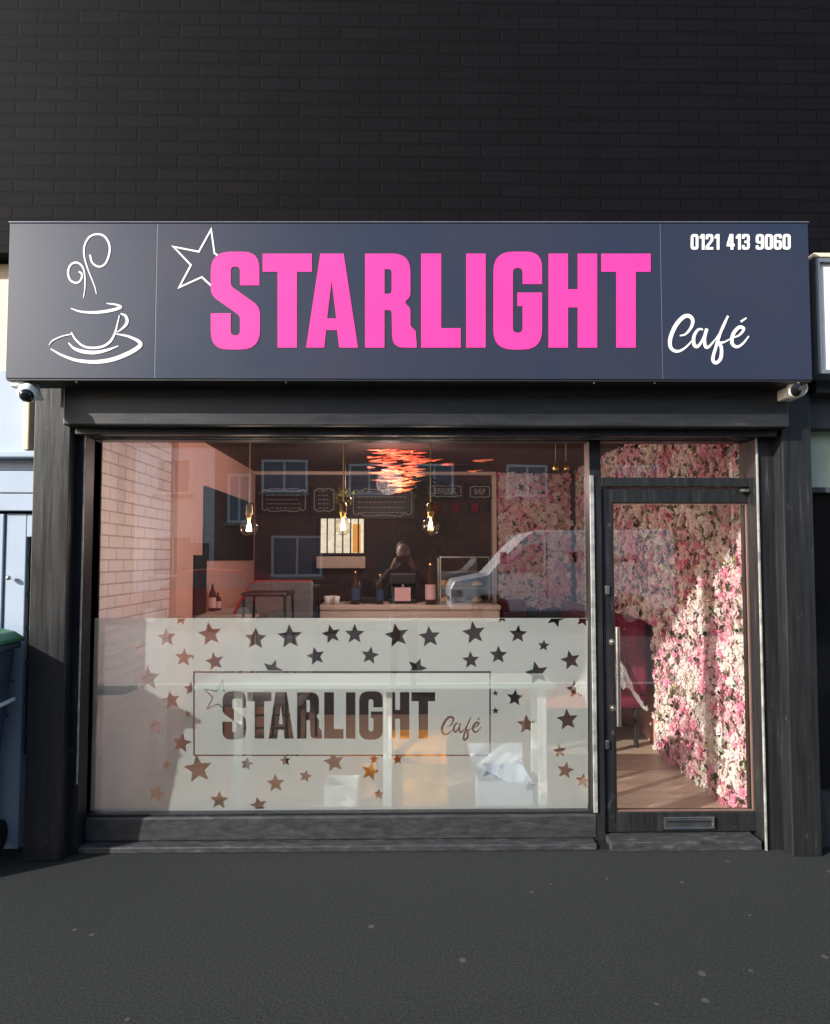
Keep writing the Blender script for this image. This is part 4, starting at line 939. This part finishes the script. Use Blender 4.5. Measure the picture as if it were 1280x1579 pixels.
def vehicle(kind, label, x0, y0, prof, L, W, wheels, wr, m, glassp, gname):
    t = thing(kind, label, 'van' if 'van' in kind else 'car', (x0 + L / 2, y0 - W / 2, -.13))
    pr = [(x0 + a, -.13 + b_) for a, b_ in prof]
    body = MB().prism(pr, y0, y0 - W).build('body', m, t, .05)
    for gp in glassp:
        MB().prism([(x0 + a, -.13 + b_) for a, b_ in gp], y0 + .004, y0 - .02).build('side_window', 'pane', t)
    for wx in wheels:
        for yy in (y0 + .02, y0 - W - .02 + .22):
            wl = MB().cyl((x0 + wx, yy, -.13 + wr), (x0 + wx, yy - .22, -.13 + wr), wr, n=28).build('wheel', 'rubber', t, .02)
            MB().cyl((x0 + wx, yy + .006, -.13 + wr), (x0 + wx, yy - .05, -.13 + wr), wr * .6, n=20).build('rim', 'chrome', wl)
    return t
vx = 1.15
prof = [(.0, .45), (.0, .95), (.10, 1.15), (.95, 1.32), (1.75, 2.18), (2.1, 2.42), (5.6, 2.45), (5.68, 2.3), (5.68, .45), (5.0, .40), (4.95, .62), (4.7, .80), (4.3, .80), (4.05, .62), (4.0, .40), (1.5, .38), (1.45, .62), (1.2, .8), (.8, .8), (.55, .62), (.5, .42)]
van = vehicle('delivery_van', 'white panel van parked across the road facing left, seen in the window', vx, -11.6, prof, 5.68, 2.0, (1.0, 4.5), .34, 'van', [[(1.25, 1.36), (1.95, 2.1), (2.35, 2.1), (2.35, 1.36)]], 'w')
m_ = MB()
for k, (a, b_) in enumerate(((3.0, .22), (3.32, .22), (3.62, .14), (3.82, .20), (4.1, .12), (4.3, .2), (4.58, .14))):
    m_.box((vx + a, -11.597, 1.5), (vx + a + b_, -11.593, 1.5 + (.26 if k < 2 else .18)))
m_.build('side_lettering', 'navycloth', van)
MB().box((vx - .02, -11.8, .52), (vx + .02, -13.4, .62)).build('bumper_strip', 'rubber', van)
MB().box((vx + .02, -11.597, .62), (vx + .3, -11.58, .80)).build('headlight', 'pane', van)
cprof = [(.0, .35), (.0, .65), (.15, .8), (.95, .92), (1.55, 1.38), (2.0, 1.46), (3.1, 1.44), (3.9, 1.0), (4.05, .9), (4.05, .38), (3.6, .3), (3.55, .5), (3.3, .66), (3.0, .66), (2.75, .5), (2.7, .28), (1.25, .28), (1.2, .5), (.95, .66), (.7, .66), (.45, .5), (.4, .32)]
vehicle('parked_car', 'red hatchback parked across the road at the left', -7.2, -11.8, cprof, 4.05, 1.7, (.82, 3.15), .31, mat('red_car_paint', (.5, .02, .02, 1), .25, coat=.6), [[(1.15, .95), (1.65, 1.34), (2.0, 1.38), (2.0, .95)], [(2.08, .95), (2.08, 1.38), (3.0, 1.36), (3.55, .98)]], 'w')

# ---- photographer
def skin(name, chains, m, parent, sub=2, root=0):
    """chains: list of [(point, radius)...]; a point index tuple shares an existing vertex"""
    vs, es, rs = [], [], []
    for ch in chains:
        prev = None
        for it in ch:
            if isinstance(it, int): i = it
            else: vs.append(Vector(it[0])); rs.append(it[1]); i = len(vs) - 1
            if prev is not None: es.append((prev, i))
            prev = i
    o = ORG[parent]
    me = bpy.data.meshes.new(name); me.from_pydata([v - o for v in vs], es, [])
    ob = bpy.data.objects.new(name, me); COL.objects.link(ob); ob.parent = parent; ORG[ob] = o
    sm = ob.modifiers.new('skin', 'SKIN'); sm.use_smooth_shade = True
    for i, r_ in enumerate(rs):
        d = me.skin_vertices[0].data[i]
        d.radius = (r_, r_) if not isinstance(r_, tuple) else r_
        d.use_root = (i == root)
    ss = ob.modifiers.new('sub', 'SUBSURF'); ss.levels = sub; ss.render_levels = sub
    me.materials.append(M[m]); return ob
pb = Vector((0, -3.86, 0))
per = thing('person', 'person in dark jacket and jeans photographing the cafe with a phone held up', 'person', tuple(pb))
def B(x, y, z): return (pb.x + x, pb.y + y, z)
ph = Vector((0.0, -3.462, 1.575))
body = [[(B(0, 0, .94), (.15, .11)), (B(0, .01, 1.10), (.135, .10)), (B(0, 0, 1.28), (.165, .115)), (B(0, -.01, 1.42), (.13, .10)), (B(0, .01, 1.50), .055), (B(0, .02, 1.56), .055)],
        [3, (B(-.17, 0, 1.41), .065), (B(-.30, .14, 1.24), .050), (B(-.13, .30, 1.46), .034)],
        [3, (B(.17, 0, 1.41), .065), (B(.30, .14, 1.24), .050), (B(.13, .30, 1.46), .034)]]
skin('body', body, 'navycloth', per)
legs = [[(B(0, 0, .92), (.14, .11)), (B(-.10, 0, .84), .095), (B(-.11, .02, .48), .062), (B(-.12, -.01, .09), .042), (B(-.13, .12, .04), .035)],
        [0, (B(.10, 0, .84), .095), (B(.11, .02, .48), .062), (B(.12, -.01, .09), .042), (B(.13, .12, .04), .035)]]
skin('jeans', legs, 'jeans', per)
hd = MB().sphere(B(0, .04, 1.66), .1, 24, (.78, .95, 1.15)); hd.sphere(B(0, .135, 1.65), .016, 10, (.8, 1, 1.4))
for s_ in (-1, 1): hd.sphere(B(s_ * .08, .03, 1.66), .022, 10, (.4, .8, 1.2))
hd.build('head', 'skin', per)
ey = MB()
for s_ in (-1, 1): ey.sphere(B(s_ * .03, .125, 1.68), .009, 10)
ey.build('eye', 'dkglass', per)
MB().sphere(B(0, .128, 1.61), .018, 10, (1.2, .4, .35)).build('mouth', mat('lips', (.4, .12, .1, 1), .5), per)
MB().sphere(B(0, -.005, 1.70), .107, 24, (.84, .90, 1.0)).build('hair', 'hair', per)
for s_ in (-1, 1):
    w0 = Vector(B(s_ * .13, .30, 1.46)); pl = Vector((s_ * .088, ph.y - .012, 1.555))
    ch = [[(w0, .026), ((w0 + pl) / 2, .026), (pl, (.030, .022))]]
    for k in range(4):
        z_ = 1.525 + k * .021; base = Vector((s_ * .088, ph.y - .016, z_)); L_ = (.8, .95, 1, .9)[k]
        ch.append([2, (base + Vector((-s_ * .002, .006, .0)), .010), (base + Vector((-s_ * .004, .030 * L_, .004)), .0088), (base + Vector((-s_ * .020 * L_, .032, .006)), .0075)])
    ch.append([2, (pl + Vector((-s_ * .01, -.014, .03)), .011), (pl + Vector((-s_ * .030, -.010, .035)), .009)])
    skin('hand', ch, 'skin', per)
t = thing('phone', 'black phone held in both hands by the photographer', 'phone', tuple(ph))
MB().box((ph.x - .077, ph.y - .004, ph.z - .037), (ph.x + .077, ph.y + .004, ph.z + .037)).build('case', 'blkmetal', t, .003)
MB().cyl((ph.x, ph.y + .0042, ph.z), (ph.x, ph.y + .006, ph.z), .006, n=12).build('lens', 'dkglass', t)

for u in (115, 440, 918, 1012):
    q = P(u, 583, -.42); MB().sphere((q.x, -.40, zlow(q.x) - .013), .006, 8).build('screw', 'chrome', sign)
for k, u in enumerate((505, 512, 519)):
    q = P(u, 930, 2.75)
    c_ = MB().lathe([(.001, .0), (.026, .0), (.036, .085), (.034, .085), (.024, .004)], (q.x, 2.75 + .05 * (k % 2), ctz + .002), 16).build('paper_cup', 'whitepaint', None)
    tag(c_, ('leftmost', 'middle', 'rightmost')[k] + ' white paper cup at the left end of the counter', 'cup', 'paper cups on the counter')
q0, q1 = P(566, 897, 2.9), P(582, 932, 2.9)
t = thing('till', 'dark till with tilted screen on the counter beside the blue labelled bottle', 'till', (q0.x, 2.9, ctz))
MB().box((q0.x - .06, 2.85, ctz + .002), (q1.x, 3.1, ctz + .07)).build('drawer', 'blkmetal', t, .004)
MB().prism([(2.93, ctz + .09), (2.955, ctz + .085), (3.02, ctz + .25), (2.995, ctz + .255)], q0.x - .05, q1.x - .01, 'yz').build('screen', 'dkglass', t)
MB().cyl(((q0.x + q1.x) / 2 - .02, 3.0, ctz + .07), ((q0.x + q1.x) / 2 - .02, 2.985, ctz + .17), .012, n=8).build('stand', 'blkmetal', t)
for a in (2.42, 4.0):
    MB().box((vx + a, -11.599, .55), (vx + a + .02, -11.594, 2.25)).build('door_seam', 'rubber', van)
MB().box((vx + 2.1, -11.598, 1.15), (vx + 2.3, -11.57, 1.2)).build('door_handle', 'rubber', van)
MB().box((vx + 1.25, -11.59, 1.45), (vx + 1.4, -11.4, 1.75)).build('wing_mirror', 'rubber', van, .02)
# chewing-gum spots and a water stopcock lid are flush with the tarmac
gm = MB(); rg = random.Random(11)
for k in range(26):
    x_, y_ = rg.uniform(-2.2, 2.4), rg.uniform(-1.5, -.2); r_ = rg.uniform(.006, .014)
    gm.add([(x_ + r_ * math.cos(a) * rg.uniform(.8, 1.2), y_ + r_ * math.sin(a) * rg.uniform(.8, 1.2), .0012) for a in [i * math.pi / 5 for i in range(10)]], [tuple(range(10))])
gm.build('gum_spots', mat('old_gum', (.045, .045, .044, 1), .8), None, kind='stuff')
tag(bpy.data.objects['gum_spots'], 'old chewing gum spots trodden into the dark pavement', 'gum', kind='stuff')
